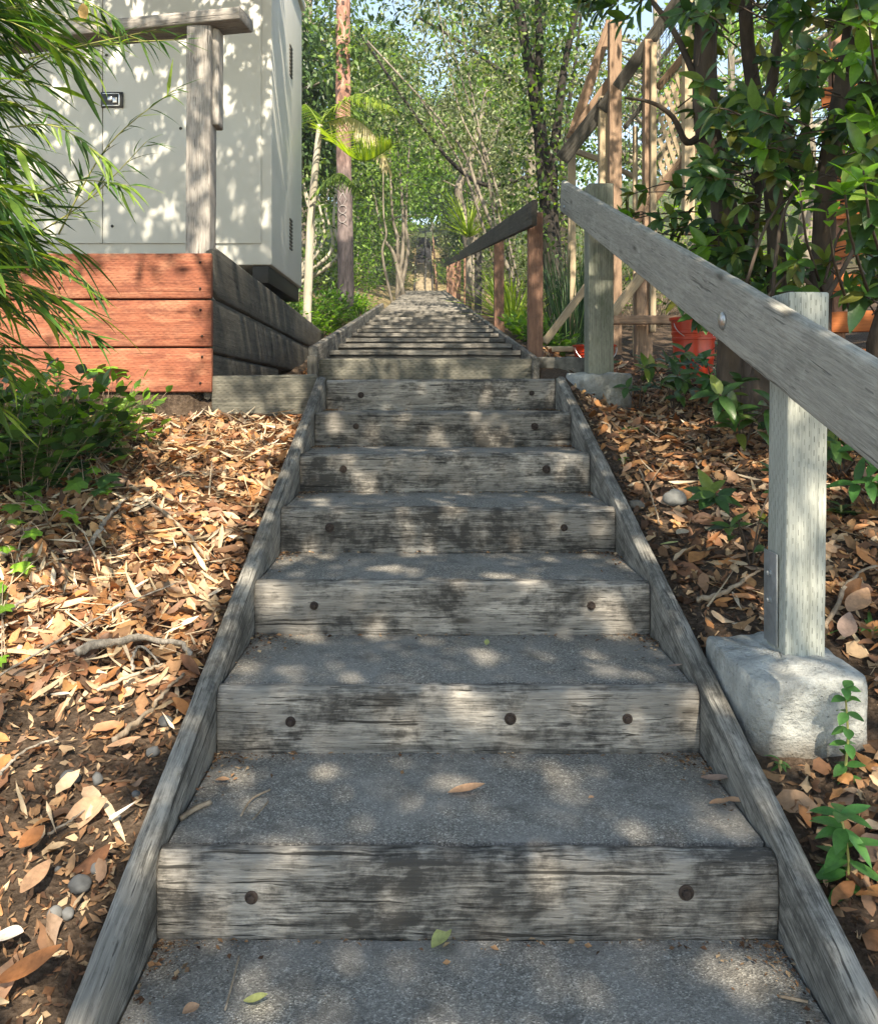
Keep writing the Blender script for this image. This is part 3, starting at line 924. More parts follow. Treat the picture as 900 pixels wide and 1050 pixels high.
def lattice():
    """diagonal slats clipped to the sloping panel between the two posts"""
    A = at(676, 100, 6.66); B = at(701, 66, 6.54)
    A0 = at(676, 196, 6.66); B0 = at(701, 163, 6.54)
    ux = B - A; uy = A0 - A
    U = Vector((ux.x, ux.y, 0)); wlen = U.length; U.normalize(); Z = Vector((0, 0, 1)); Nn = U.cross(Z).normalized()
    slope = ux.z / wlen; hgt = -uy.z
    V = []; Fs = []
    def inside(u, v): return 0 <= u <= wlen and slope * u - hgt <= v <= slope * u
    def slat(c, ang, lay):
        dx, dy = math.cos(ang), math.sin(ang)
        best = []
        n = 160
        run = []
        for i in range(n + 1):
            s = -1.2 + 2.4 * i / n
            u = wlen / 2 + c * -dy + s * dx; v = (slope * wlen / 2 - hgt / 2) + c * dx + s * dy
            if inside(u, v): run.append((u, v))
        if len(run) < 3: return
        (u0, v0), (u1, v1) = run[0], run[-1]
        w = .0135
        off = Nn * (lay * .008)
        pts = []
        for (u, v) in ((u0, v0), (u1, v1)):
            for sgn in (-1, 1):
                for dp in (-.004, .004):
                    pts.append(A + U * (u - dy * w * sgn) + Z * (v + dx * w * sgn) + Nn * dp + off)
        b = len(V); V.extend([tuple(p) for p in pts])
        for f in ((0, 1, 3, 2), (4, 6, 7, 5), (0, 4, 5, 1), (2, 3, 7, 6), (0, 2, 6, 4), (1, 5, 7, 3)): Fs.append(tuple(b + q for q in f))
    for k in range(-14, 15):
        slat(k * .055, math.radians(42), 0)
        slat(k * .055, math.radians(108), 1)
    me = bpy.data.meshes.new('lattice_panel'); me.from_pydata(V, [], Fs); me.update()
    c = (A + B0) / 2; recenter(me, c)
    link('lattice_panel', me, M['lumber'], deck, Matrix.Translation(c))
    t = Tubes()
    A = at(676, 96, 6.66); B = at(703, 60, 6.54)
    for k in range(9):
        p = A.lerp(B, k / 8)
        t.add([p, p + Vector((0, 0, .62))], .0022, 4)
    for k in range(9):
        t.add([A + Vector((0, 0, .07 * k)), B + Vector((0, 0, .07 * k))], .0022, 4)
    A = at(633, 180, 6.94); B = at(662, 140, 6.76)
    for k in range(8):
        p = A.lerp(B, k / 7)
        t.add([p, p + Vector((0, 0, .7))], .0022, 4)
    for k in range(10):
        t.add([A + Vector((0, 0, .075 * k)), B + Vector((0, 0, .075 * k))], .0022, 4)
    me = t.mesh('wire_guard'); recenter(me, A)
    link('wire_guard', me, M['seam'], deck, Matrix.Translation(A))


lattice()

# ------------------------------------------------------------------ orange fence behind the shrub
fn = empty('board_fence', (3.6, 5.8, 1.2), 'orange board fence with open gaps behind the evergreen shrub', 'fence')
for k in range(9):
    z = 1.25 + k * .27
    wood('board', (2.86, 6.1, z), (5.2, 5.1, z + .03), .15, .03, M['fenceor'], fn, seg=20, wear=.002)
for k in range(4):
    f = (k + .2) / 4
    x = 2.86 + 2.34 * f; y = 6.1 - 1.0 * f + .07
    wood('post', (x, y, .8), (x, y, 3.6), .09, .09, M['redpost'], fn, up=(0, 1, 0), seg=10)


# ------------------------------------------------------------------ buckets
def bucket(loc, rad, h, label):
    root = empty('bucket', loc, label, 'bucket', 'red plastic buckets behind the handrail')
    n = 36
    pr = [(0, .80), (.0, .80), (.30, .86), (.31, .88), (.34, .88), (.35, .87), (.62, .915), (.63, .95), (.66, .95), (.67, .93), (.72, .94), (.73, .97), (.76, .97), (.77, .95), (.95, .98), (.955, 1.06), (1.0, 1.06), (1.0, .97), (.93, .95), (.3, .84), (.04, .77)]
    rings = [[(rad * r * math.cos(2 * math.pi * i / n), rad * r * math.sin(2 * math.pi * i / n), h * z) for i in range(n)] for z, r in pr]
    me = loft('body', rings, sharp=35)
    b = link('body', me, M['bucket'], root, Matrix.Translation(loc))
    t = Tubes()
    t.add([(rad * 1.0 * math.cos(a), -rad * .35 * math.sin(a) - rad * .4, h * .9 - rad * .75 * math.sin(a)) for a in np.linspace(0, math.pi, 20)], .003, 6)
    link('handle', t.mesh('handle'), M['steel'], root, Matrix.Translation(loc))
    return root


p = at(612, 384, 6.15)
bucket((p.x - .02, 6.15, gz(p.x, 6.15) - .02), .15, .20, 'low red plastic bucket behind the mossy handrail post')
p = at(711, 396, 5.5)
bucket((p.x, 5.5, gz(p.x, 5.5) - .01), .145, .39, 'tall red plastic bucket half hidden by leaves below the shrub')

# ------------------------------------------------------------------ leaf litter
def litter_points(n, x0, x1, y0, y1, dens):
    x = rng.uniform(x0, x1, n); y = rng.uniform(y0, y1, n)
    keep = rng.uniform(size=n) < dens(x, y)
    return x[keep], y[keep]


def nz2(x, y, s, k):
    return .5 + .25 * (np.sin(s * x + k) * np.cos(s * 1.3 * y - k * 2) + np.sin(s * .7 * (x + y) + 3 * k))


def dens_left(x, y):
    d = np.ones_like(x)
    # bare soil strip low down beside the board
    edge = -.62 - x
    bare = smooth(1.0, .6, edge) * smooth(2.3, 2.0, y)
    d = d * (1 - .93 * bare) * (.65 + .5 * nz2(x, y, 6, 1))
    return np.clip(d, 0, 1)


def dens_right(x, y):
    edge = x - .75
    bare = smooth(.28, .05, edge) * .4
    return np.clip((.75 * (1 - bare)) * (.55 + .6 * nz2(x, y, 5, 2)), 0, 1)


def on_ok(x, y):
    a = (x < -.60) | (x > .765)
    b = ~((y > 4.50) & (y < 4.6) & (x < -.58))
    c = ~((np.abs(x - .915) < .19) & (np.abs(y - 2.13) < .2))
    e = ~((np.abs(x - .955) < .19) & (np.abs(y - 4.66) < .19))
    g = ~((x < -1.14 - .024 * (y - 4.5)) & (x > -1.33 - .024 * (y - 4.5)) & (y > 4.5))
    return a & b & c & e & g


def litter(name, mat, sets, Lr, Wr, prof, rows, curl, lift, fold, tilt, kindname):
    X = np.concatenate([s_[0] for s_ in sets]); Y = np.concatenate([s_[1] for s_ in sets])
    ok = on_ok(X, Y); X, Y = X[ok], Y[ok]
    n = len(X)
    L = rng.uniform(*Lr, n) * rng.choice([.7, 1, 1, 1.15], n); W = L * rng.uniform(*Wr, n)
    Z = ground(X, Y) + rng.uniform(lift[0], lift[1], n)
    N = norm(gnormal(X, Y) + rng.normal(size=(n, 3)) * tilt)
    flip = np.where(rng.uniform(size=n) < .45, -1, 1)
    N = N * flip[:, None]
    D = rng.normal(size=(n, 3)); D = norm(D - N * np.sum(D * N, 1, keepdims=True))
    P = np.stack([X, Y, Z], 1) - D * (L * .5)[:, None]
    C = rng.uniform(*curl, n)
    # keep lying leaves clear of the wooden steps
    tip = P + D * L[:, None]
    good = ((P[:, 0] < -.585) & (tip[:, 0] < -.585)) | ((P[:, 0] > .752) & (tip[:, 0] > .752))
    P, D, N, L, W, C = P[good], D[good], N[good], L[good], W[good], C[good]
    m = len(P)
    tw = rng.normal(size=m) * .5
    V, Fq = leaf_arrays(P, D, N, L, W, C, rng.uniform(*fold, m), rows, prof, True, tw)
    k = len(V) // m
    V = V + rng.normal(size=V.shape) * np.repeat(W * .055, k)[:, None]
    return V, Fq


sets_main = [litter_points(16000, -2.6, -.6, 1.1, 4.5, dens_left), litter_points(12000, .76, 3.0, 1.0, 6.5, dens_right), litter_points(350, -1.16, -.66, 4.6, 6.5, lambda x, y: np.full_like(x, .8))]
V, Fq = litter('leaf_litter', M['litter'], sets_main, (.032, .095), (.30, .55), 'ell', 6, (-.35, .4), (.003, .03), (-.35, .35), .27, '')
tag(link('leaf_litter', mesh_np('leaf_litter', V, Fq), M['litter']), 'brown and orange fallen leaves covering the soil beside the steps', 'leaf litter', kind='stuff')
sets_pale = [litter_points(3000, -2.6, -.6, 1.1, 4.5, dens_left), litter_points(900, .76, 3.0, 1.0, 6.0, dens_right)]
V, Fq = litter('x', None, sets_pale, (.06, .13), (.10, .19), 'lance', 5, (-.2, .25), (.012, .045), (-.3, .3), .3, '')
tag(link('dry_bamboo_leaves', mesh_np('dry_bamboo_leaves', V, Fq), M['paleleaf']), 'pale slender dry bamboo leaves strewn over the brown leaf litter', 'leaf litter', kind='stuff')
sets_straw = [litter_points(420, -2.6, -.6, 1.1, 4.5, dens_left), litter_points(350, .76, 3.0, 1.0, 6.0, dens_right)]
V, Fq = litter('x', None, sets_straw, (.10, .26), (.014, .032), 'blade', 6, (-.08, .08), (.018, .05), (.3, .5), .22, '')
tag(link('dry_straw', mesh_np('dry_straw', V, Fq), M['paleleaf']), 'thin pale straw stalks crossing the leaf litter', 'leaf litter', kind='stuff')
sets_broken = [litter_points(8000, -2.5, -.6, 1.1, 4.5, dens_left), litter_points(7000, .76, 2.8, 1.0, 5.5, dens_right)]
V, Fq = litter('x', None, sets_broken, (.02, .055), (.4, .85), 'ell', 4, (-.5, .5), (.002, .028), (-.4, .4), .35, '')
V = V + rng.normal(size=V.shape) * .0032
tag(link('rotting_leaves', mesh_np('rotting_leaves', V, Fq), M['bits']), 'dark torn and rotting leaf pieces mixed into the leaf litter', 'leaf litter', kind='stuff')
sets_bits = [litter_points(26000, -2.4, -.6, 1.1, 4.5, lambda x, y: np.full_like(x, .9)), litter_points(22000, .76, 2.8, 1.0, 5.5, lambda x, y: np.full_like(x, .9))]
V, Fq = litter('x', None, sets_bits, (.008, .036), (.2, .55), 'kite', 3, (-.4, .4), (.001, .012), (-.3, .3), .4, '')
tag(link('leaf_crumbs', mesh_np('leaf_crumbs', V, Fq), M['bits']), 'crumbled dark leaf bits and bark mulch over the soil', 'mulch', kind='stuff')

# crumbs in the tread corners
def crumbs_on_steps():
    Ps = []
    for i in range(0, 8):
        yf = Y1 + STEP_T * (i - 1); y0 = yf + TT; y1 = yf + STEP_T
        n = 420
        side = rng.integers(0, 2, n)
        ex = rng.exponential(.035, n); x = np.where(side == 0, SX0 + .006 + ex, SX1 - .006 - ex)
        yy = y1 - rng.exponential(.07, n) - .004
        yy = np.maximum(yy, y0 + .01)
        Ps.append(np.stack([x, yy, np.full(n, STEP_R * i - .003)], 1))
        m = 160
        Ps.append(np.stack([rng.uniform(SX0 + .02, SX1 - .02, m), y1 - rng.exponential(.012, m) - .004, np.full(m, STEP_R * i - .003)], 1))
        m = 14
        Ps.append(np.stack([rng.uniform(SX0 + .02, SX1 - .02, m), rng.uniform(y0, y1, m), np.full(m, STEP_R * i - .003)], 1))
    P = np.concatenate(Ps); n = len(P)
    P[:, 2] += rng.uniform(0, .004, n)
    N = norm(np.array([0, 0, 1]) + rng.normal(size=(n, 3)) * .35)
    D = rng.normal(size=(n, 3)); D[:, 2] = 0; D = norm(D)
    L = rng.uniform(.003, .006, n) * rng.choice([1, 1, 1, 1.5, 3], n)
    V, Fq = leaf_arrays(P, D, N, L, L * rng.uniform(.3, .8, n), rng.uniform(-.3, .3, n), .2, 3, 'kite', True)
    tag(link('dirt_crumbs', mesh_np('dirt_crumbs', V, Fq), M['bits']), 'dark dirt and leaf crumbs gathered in the corners of the treads', 'dirt', kind='stuff')


crumbs_on_steps()


# --- single leaves on the steps and beside them
def one_leaf(px, py, y, L, W, ang, mat, label, z=None, curl=.15, fold=.25, tilt=(0, 0), group=None, prof='ell'):
    p = at(px, py, y)
    if z is None: z = p.z
    P = np.zeros((1, 3)); D = np.array([[math.cos(ang), math.sin(ang), tilt[0]]]); N = np.array([[tilt[1], 0, 1.]])
    P = P - D * L / 2
    V, Fq = leaf_arrays(P, D, N, L, W, curl, fold, 9, prof, True, np.array([.3]))
    V[:, 2] += .006 - min(0, V[:, 2].min())
    me = mesh_np('fallen_leaf', V, Fq)
    o = link('fallen_leaf', me, mat, None, Matrix.Translation((p.x, y, z)))
    return tag(o, label, 'leaf', group)


def ytread(py, i): return (EYE - STEP_R * i + .006) * F / (py - CY)


one_leaf(478, 815, ytread(815, 1), .085, .028, .1, M['orangeleaf'], 'curled orange brown leaf lying mid tread above the nearest riser', STEP_R - .006, .2)
one_leaf(453, 968, ytread(968, 0), .062, .03, .9, M['yellowleaf'], 'yellow green leaf at the foot of the nearest riser', -.004, .3)
one_leaf(262, 1033, ytread(1033, 0), .045, .02, -.2, M['yellowleaf'], 'small bright green crescent leaf on the lowest visible tread', -.004, .4)
one_leaf(196, 1041, ytread(1041, 0), .03, .022, .6, M['orangeleaf'], 'small round amber leaf on the lowest tread beside a twig', -.004, .1)
one_leaf(733, 806, ytread(806, 1), .075, .03, -.8, M['brownleaf'], 'curled dark brown leaf in the tread corner by the side board', STEP_R - .005, .35)
one_leaf(752, 826, ytread(826, 1), .05, .02, -.6, M['orangeleaf'], 'orange leaf scrap against the side board below the brown leaf', STEP_R - .005, .2)
one_leaf(737, 827, ytread(827, 1), .045, .018, .1, M['orangeleaf'], 'tan leaf scrap lying flat near the tread corner', STEP_R - .005, .1)
one_leaf(228, 803, ytread(803, 1), .035, .016, -.1, M['orangeleaf'], 'little peach coloured leaf on the tread near dark soil crumbs', STEP_R - .006, .1)
one_leaf(499, 660, ytread(660, 2) - .02, .03, .016, 1.4, M['yellowleaf'], 'tiny olive leaf against the third riser', 2 * STEP_R - .006, .3)
one_leaf(606, 821, ytread(821, 1), .014, .01, .3, M['orangeleaf'], 'speck of yellow leaf alone on the gritty tread', STEP_R - .006, .1)
one_leaf(692, 687, ytread(687, 2), .04, .014, -.5, M['brownleaf'], 'brown leaf tucked in the tread corner below the fourth step', 2 * STEP_R - .005, .3)
def lpy(px, py, x_off=0):
    """distance at which the view ray meets the ground beside the steps"""
    for k in range(400):
        y = 1.0 + k * .02
        p = at(px, py, y)
        if p.z <= gz(p.x, y): return y
    return 3.0


def ground_leaf(px, py, L, W, ang, mat, label, curl=.1, prof='ell', lift=.03):
    y = lpy(px, py)
    p = at(px, py, y)
    return one_leaf(px, py, y, L, W, ang, mat, label, gz(p.x, y) + lift, curl, .15, (.1, .1), None, prof)


M['whiteleaf'] = mat_leaf('bleached leaf', [(.70, .64, .54)], .15, .6, tcol=(1.2, .9, .6))
ground_leaf(37, 925, .085, .034, 1.35, M['orangeleaf'], 'large orange leaf lying alone on the bare dark soil', .1)
ground_leaf(62, 730, .075, .02, -.5, M['whiteleaf'], 'white bleached spindle leaf on the brown litter', .1)
ground_leaf(127, 782, .08, .03, .1, M['orangeleaf'], 'broad tan orange leaf at the edge of the bare soil', .15)
ground_leaf(33, 885, .055, .04, 1.0, M['litter'], 'pale crumpled leaf above the large orange leaf', .3)
ground_leaf(126, 855, .07, .012, 1.0, M['whiteleaf'], 'narrow white leaf sliver on dark soil near the side board', .05, 'lance')
ground_leaf(8, 992, .07, .04, -.3, M['whiteleaf'], 'cream coloured leaf at the lowest corner of the litter', .2)
ground_leaf(30, 1030, .11, .045, .3, M['litter'], 'big curled pinkish brown leaf at the bottom of the litter', .3)
ground_leaf(120, 640, .08, .014, 1.4, M['whiteleaf'], 'upright pale bamboo leaf among orange litter', .05, 'lance')
ground_leaf(700, 558, .055, .04, .5, M['paleleaf'], 'greyish pale leaf flat on litter beside the handrail post', .05)
ground_leaf(686, 573, .06, .02, -.2, M['yellowleaf'], 'small green leaf on dark soil beside the side board', .1)
ground_leaf(800, 590, .09, .03, 1.2, M['yellowleaf'], 'fallen green leaf behind the handrail post', .1)
ground_leaf(880, 640, .12, .06, .7, M['orangeleaf'], 'large orange leaf beside the concrete footing', .3)
ground_leaf(868, 665, .1, .05, 1.0, M['brownleaf'], 'curled brown leaf leaning at the footing edge', .35)


# --- sticks
def stick(pts, r, mat, label, name='stick', ground_rel=True):
    P = []
    for (px, py, lift) in pts:
        y = lpy(px, py); q = at(px, py, y)
        P.append(Vector((q.x, y, gz(q.x, y) + lift)))
    S = spline(P, 22)
    n = len(S)
    S = [q + Vector((random.uniform(-1, 1), random.uniform(-1, 1), random.uniform(-.5, .5))) * r * .7 for q in S]
    t = Tubes(); t.add(S, [r * random.uniform(.8, 1.15) * (1 - .5 * i / n) for i in range(n)], 8, .35, random.random() * 9)
    me = t.mesh(name); recenter(me, P[0])
    return tag(link(name, me, mat, None, Matrix.Translation(P[0])), label, 'stick')


stick([(133, 508, .03), (165, 535, .04), (205, 572, .03), (214, 585, .02)], .009, M['twig'], 'dark brown stick lying diagonally across the leaf litter')
stick([(95, 570, .04), (112, 548, .05), (130, 525, .045)], .008, M['paletwig'], 'tan straight stick leaning over the leaves near the ivy')
stick([(75, 686, .03), (110, 682, .05), (150, 678, .05), (188, 676, .04), (195, 690, .02)], .012, M['paletwig'], 'thick bleached branch lying across the litter')
stick([(137, 702, .03), (136, 690, .04), (145, 682, .04), (165, 695, .03)], .005, M['paletwig'], 'thin forked twig hooked on the bleached branch')
stick([(115, 777, .03), (150, 750, .04), (175, 722, .04), (188, 708, .03)], .007, M['twig'], 'brown twig running up beside the side board')
stick([(0, 715, .05), (60, 680, .05), (120, 645, .05), (180, 618, .05)], .0035, M['paletwig'], 'long thin straw stalk across the orange litter')
stick([(100, 730, .05), (140, 715, .05), (165, 704, .05)], .006, M['paleleaf'], 'short yellow bamboo stalk on the litter')
stick([(0, 815, .03), (25, 790, .04), (60, 770, .03)], .004, M['paletwig'], 'bundle end of thin dry stalks at the picture edge')
stick([(50, 870, .02), (75, 850, .02), (105, 832, .02)], .003, M['paletwig'], 'slim pale twig on the bare soil')
stick([(0, 650, .05), (25, 634, .05), (48, 622, .05)], .008, M['paletwig'], 'pale bamboo cane end below the ivy leaves')
stick([(733, 388, .02), (760, 402, .05), (783, 408, .05), (790, 392, .06)], .010, M['paletwig'], 'crooked bleached branch under the handrail')
stick([(845, 660, .03), (868, 618, .04), (885, 605, .05), (905, 598, .05)], .007, M['twig'], 'bent brown stick beside the treated post')
stick([(655, 488, .02), (668, 520, .03), (676, 545, .02)], .004, M['twig'], 'thin twig on leaves near the grey rock')
stick([(712, 478, .03), (722, 505, .04), (745, 515, .03)], .0045, M['paletwig'], 'pale crooked twig behind the grey rock')
stick([(716, 628, .03), (745, 622, .04), (778, 605, .05)], .008, M['twig'], 'grey stick resting against the treated post')


def step_twig(pts, i, r, label):
    P = []
    for px, py in pts:
        y = ytread(py, i); q = at(px, py, y); P.append(Vector((q.x, y, STEP_R * i + .001)))
    S = spline(P, 8); t = Tubes(); t.add(S, r, 6, .2)
    me = t.mesh('twig'); recenter(me, P[0])
    tag(link('twig', me, M['twig'], None, Matrix.Translation(P[0])), label, 'twig')


step_twig([(185, 843), (200, 833), (216, 826)], 1, .006, 'short thick brown twig in the tread corner above the nearest riser')
step_twig([(247, 840), (258, 823), (277, 813)], 1, .0025, 'fine pale twig on the gritty tread')
step_twig([(259, 844), (268, 834), (275, 825)], 1, .002, 'second shorter fine twig beside the pale one')
step_twig([(231, 1040), (240, 1005), (245, 985)], 0, .0022, 'thin dark twig on the lowest visible tread')
step_twig([(799, 1026), (828, 1032)], 0, .003, 'straw coloured twig by the lower end of the side board')


# --- stones
def stone(px, py, wpx, hpx, label, name='pebble', mat=None, group='grey pebbles in the bare soil', sink=.35):
    y = lpy(px, py + hpx * .4); q = at(px, py, y)
    rx = wpx / F * y / 2; rz_ = hpx / F * y / 2
    bm = bmesh.new(); bmesh.ops.create_icosphere(bm, subdivisions=3, radius=1)
    sd = random.random() * 50
    for v in bm.verts:
        n = mnoise.noise(v.co * 1.1 + Vector((sd, 0, 0))) * .28 + mnoise.noise(v.co * 3 + Vector((sd, 0, 0))) * .07
        v.co = Vector((v.co.x * rx, v.co.y * rx * .8, v.co.z * rz_ * .9)) * (1 + n)
    me = bpy.data.meshes.new(name); bm.to_mesh(me); bm.free()
    me.polygons.foreach_set('use_smooth', [True] * len(me.polygons))
    o = link(name, me, mat or M['stone'], None, Matrix.Translation((q.x, y, gz(q.x, y) + rz_ * (1 - sink))) @ Matrix.Rotation(random.uniform(-.5, .5), 4, 'Z'))
    return tag(o, label, name, group)


for (px, py, w, h, lab) in (
        (82, 912, 24, 20, 'largest flat grey pebble in the bare soil'), (99, 893, 12, 14, 'dark oval pebble just above the largest one'),
        (56, 945, 15, 15, 'round grey pebble of the touching pair'), (70, 941, 14, 13, 'blue grey pebble of the touching pair'),
        (92, 822, 18, 14, 'pale pebble under the tan orange leaf'), (170, 740, 14, 15, 'light oval pebble touching the side board'),
        (157, 775, 14, 12, 'dark grey pebble beside the side board'), (100, 798, 11, 14, 'upright pebble at the litter edge'),
        (78, 837, 11, 8, 'small dark pebble below the pale one'), (119, 840, 12, 9, 'small bluish pebble in the middle of the bare soil'),
        (72, 800, 20, 16, 'pebble half covered by a yellow leaf'), (60, 893, 8, 7, 'tiny white pebble above the orange leaf'),
        (22, 1000, 9, 7, 'tiny pebble beside the cream leaf'), (140, 820, 9, 8, 'tiny grey pebble near the narrow white leaf')):
    stone(px, py, w, h, lab)
stone(692, 511, 26, 19, 'rounded grey rock on litter between side board and post', 'rock', mat_plain('grey rock', (.20, .20, .19), .85, nscale=25, var=.4, bump=.4), None, .3)
stone(652, 519, 16, 12, 'whitish lump of stone on soil beside the side board', 'rock', M['concrete'], None, .3)
stone(575, 402, 9, 6, 'small stone in front of the round footing', 'rock', M['concrete'], None, .3)


# ------------------------------------------------------------------ plants near the camera
def spray(origin, dirv, length, droop, n_leaf, L, W, spread=.6, r=.0025, jitter=.2, up=0.0):
    """one leafy shoot: returns (stem points, leaf arrays inputs)"""
    d = Vector(dirv).normalized(); p = Vector(origin); pts = [p.copy()]
    k = 9
    for i in range(k):
        d = (d + Vector((random.uniform(-1, 1) * jitter * .4, random.uniform(-1, 1) * jitter * .4, -droop / k + up / k))).normalized()
        p = p + d * (length / k); pts.append(p.copy())
    LP, LD, LN = [], [], []
    for i in range(n_leaf):
        f = .15 + .85 * i / max(1, n_leaf - 1)
        idx = min(k - 1, int(f * k)); fr = f * k - idx
        q = pts[idx].lerp(pts[idx + 1], min(1, fr))
        dd = (pts[idx + 1] - pts[idx]).normalized()
        side = dd.cross(Vector((0, 0, 1)));
        if side.length < .05: side = dd.cross(Vector((0, 1, 0)))
        side.normalize()
        s = 1 if i % 2 else -1
        ld = (dd * (1 - spread * .5) + side * s * spread * random.uniform(.6, 1.3) + Vector((0, 0, random.uniform(-.5, .15)))).normalized()
        if i == n_leaf - 1: ld = dd
        LP.append(q); LD.append(ld)
        LN.append((Vector((0, 0, 1)) + Vector((random.uniform(-.5, .5), random.uniform(-.5, .5), 0))))
    return pts, LP, LD, LN


class Plant:
    def __init__(s): s.t = Tubes(); s.P = []; s.D = []; s.N = []; s.L = []; s.W = []
    def spray(s, o, d, length, droop, n, L, W, r=.0025, **kw):
        pts, P, D, N = spray(o, d, length, droop, n, L, W, **kw)
        m = len(pts); s.t.add(pts, [max(.0006, r * (1 - .75 * i / m)) for i in range(m)], 5)
        s.P += P; s.D += D; s.N += N
        s.L += [L * random.uniform(.65, 1.15) for _ in P]; s.W += [W * random.uniform(.75, 1.15) for _ in P]
    def leaf(s, p, d, n, L, W): s.P.append(p); s.D.append(d); s.N.append(n); s.L.append(L); s.W.append(W)
    def arrays(s, curl=(-.25, .0), fold=.12, rows=5, prof='ell', mid=True):
        n = len(s.P)
        return leaf_arrays(np.array([tuple(v) for v in s.P]), np.array([tuple(v) for v in s.D]), np.array([tuple(v) for v in s.N]), s.L, s.W, rng.uniform(*curl, n), fold, rows, prof, mid)


def build_part(name, me, mat, parent):
    c = parent.location.copy(); recenter(me, c)
    return link(name, me, mat, parent, Matrix.Translation(c))


# bamboo at the left edge
bam = empty('bamboo_plant', (-1.35, 2.4, gz(-1.35, 2.4)), 'tall leafy bamboo clump with slender drooping leaves beside the leaf litter', 'bamboo')
pl = Plant()
for k in range(8):
    x0 = random.uniform(-2.2, -1.72); y0 = random.uniform(2.4, 3.0)
    lean = Vector((random.uniform(-.05, .22), random.uniform(-.18, .05), 0))
    P = [Vector((x0, y0, gz(x0, y0) - .03)), Vector((x0, y0, gz(x0, y0))) + Vector((0, 0, .8)) + lean * .4, Vector((x0, y0, gz(x0, y0) + 1.6)) + lean * 1.3, Vector((x0, y0, gz(x0, y0) + 2.3)) + lean * 3]
    S = spline(P, 18)
    t = Tubes(); t.add(S, [.009 * (1 - .6 * i / len(S)) for i in range(len(S))], 8)
    build_part('stem', t.mesh('stem'), M['culm'], bam)
    for j in range(4, len(S)):
        for q in range(2):
            a = random.uniform(-1.3, .9)
            pl.spray(S[j], (math.cos(a), math.sin(a) - .25, random.uniform(.0, .6)), random.uniform(.2, .42), random.uniform(.5, 1.3), random.randint(6, 9), .16, .021, r=.0018, spread=.55)
# denser sprays placed where the clump leans over the litter
for k in range(235):
    px = random.triangular(-90, 95, -30); py = random.uniform(-60, 310)
    lim = 60 if py < 40 else (5 if py < 215 else (38 if py < 320 else 15))
    if px > lim: px = random.uniform(-110, lim * .5)
    y = random.uniform(1.95, 2.75)
    p = at(px, py, y)
    p.x -= .12; p.z += .05
    a = random.uniform(-.9, .5)
    pl.spray(p, (math.cos(a), math.sin(a), random.uniform(-.1, .5)), random.uniform(.14, .28), random.uniform(.3, 1.1), random.randint(6, 9), random.choice([.11, .15, .18]), .021, r=.0016, spread=.5)
for k in range(70):
    p = at(random.uniform(-130, 25), random.uniform(250, 395), random.uniform(2.2, 2.75)); p.x -= .1
    a = random.uniform(-.9, .4)
    pl.spray(p, (math.cos(a), math.sin(a), random.uniform(-.2, .3)), random.uniform(.12, .24), random.uniform(.3, 1.0), random.randint(5, 8), random.choice([.11, .15]), .02, r=.0016, spread=.5)
# long arching shoots crossing the cabinet front
for (a, b, c_) in (((60, 240), (110, 150), (178, 92)), ((20, 250), (90, 205), (150, 145)), ((30, 200), (80, 185), (132, 190)), ((-10, 60), (60, 20), (150, 42)), ((0, 90), (70, 50), (190, 40)), ((0, 10), (70, -5), (120, 20)),
                  ((10, 130), (60, 130), (110, 165)), ((-10, 330), (40, 320), (96, 345)), ((-10, 290), (50, 262), (100, 300)), ((30, 60), (90, 45), (160, 30)), ((-20, 30), (40, 40), (90, 60))):
    yy = random.uniform(2.15, 2.5)
    S = spline([at(*a, yy), at(*b, yy - .05), at(*c_, yy - .1)], 14)
    pl.t.add(S, [.0028 * (1 - .7 * i / len(S)) for i in range(len(S))], 5)
    for i in range(2, len(S)):
        for q in range(random.choice([1, 2, 2, 3])):
            d = (S[i] - S[i - 1]).normalized()
            ld = (d + Vector((random.uniform(-.7, .7), random.uniform(-.5, .5), random.uniform(-1.0, .35)))).normalized()
            pl.leaf(S[i], ld, Vector((random.uniform(-.4, .4), -.5, 1)), random.uniform(.05, .11), random.uniform(.008, .013))
V, Fq = pl.arrays((-.35, .05), .18, 5, 'lance')
build_part('foliage', mesh_np('foliage', V, Fq), M['bamboo'], bam)
tag(build_part('twigs', pl.t.mesh('twigs'), M['culm'], bam), kind='stuff')
# yellow leaf caught at the top of the bamboo
V, Fq = leaf_arrays(np.array([[0, 0, 0.]]), np.array([[.1, 0, -1.]]), np.array([[0, -1., .2]]), .05, .028, .1, .1, 7)
p = at(85, 3, 2.2)
tag(link('yellow_leaf', mesh_np('yellow_leaf', V, Fq), mat_leaf('amber leaf', [(.75, .36, .02)], .4), None, Matrix.Translation(p)), 'single amber yellow leaf hanging in the bamboo above the cabinet', 'leaf')


def mound(name, label, cat, cx, cy, rx, ry, h, n, L, W, mat, prof='ell', stems=30, droop=.5, group=None, zoff=0.0, rows=4, stem_mat=None, flat=.35):
    """a low leafy plant: stems fan out from the ground, leaves ride on them"""
    root = empty(name, (cx, cy, gz(cx, cy)), label, cat, group)
    pl = Plant()
    for k in range(stems):
        a = random.uniform(0, 2 * math.pi); r = math.sqrt(random.random()) * .75
        x = cx + rx * r * math.cos(a); y = cy + ry * r * math.sin(a)
        z = gz(x, y) + zoff
        dirv = (math.cos(a) * .7 * r + random.uniform(-.3, .3), math.sin(a) * .7 * r + random.uniform(-.3, .3), 1.0)
        pl.spray((x, y, z), dirv, h * random.uniform(.5, 1.15) * (1 - flat * r), droop, max(3, n // stems), L, W, r=.0022, spread=1.0)
    V, Fq = pl.arrays((-.25, .1), .12, rows, prof)
    build_part('foliage', mesh_np('foliage', V, Fq), mat, root)
    build_part('stems', pl.t.mesh('stems'), stem_mat or M['twig'], root)
    return root


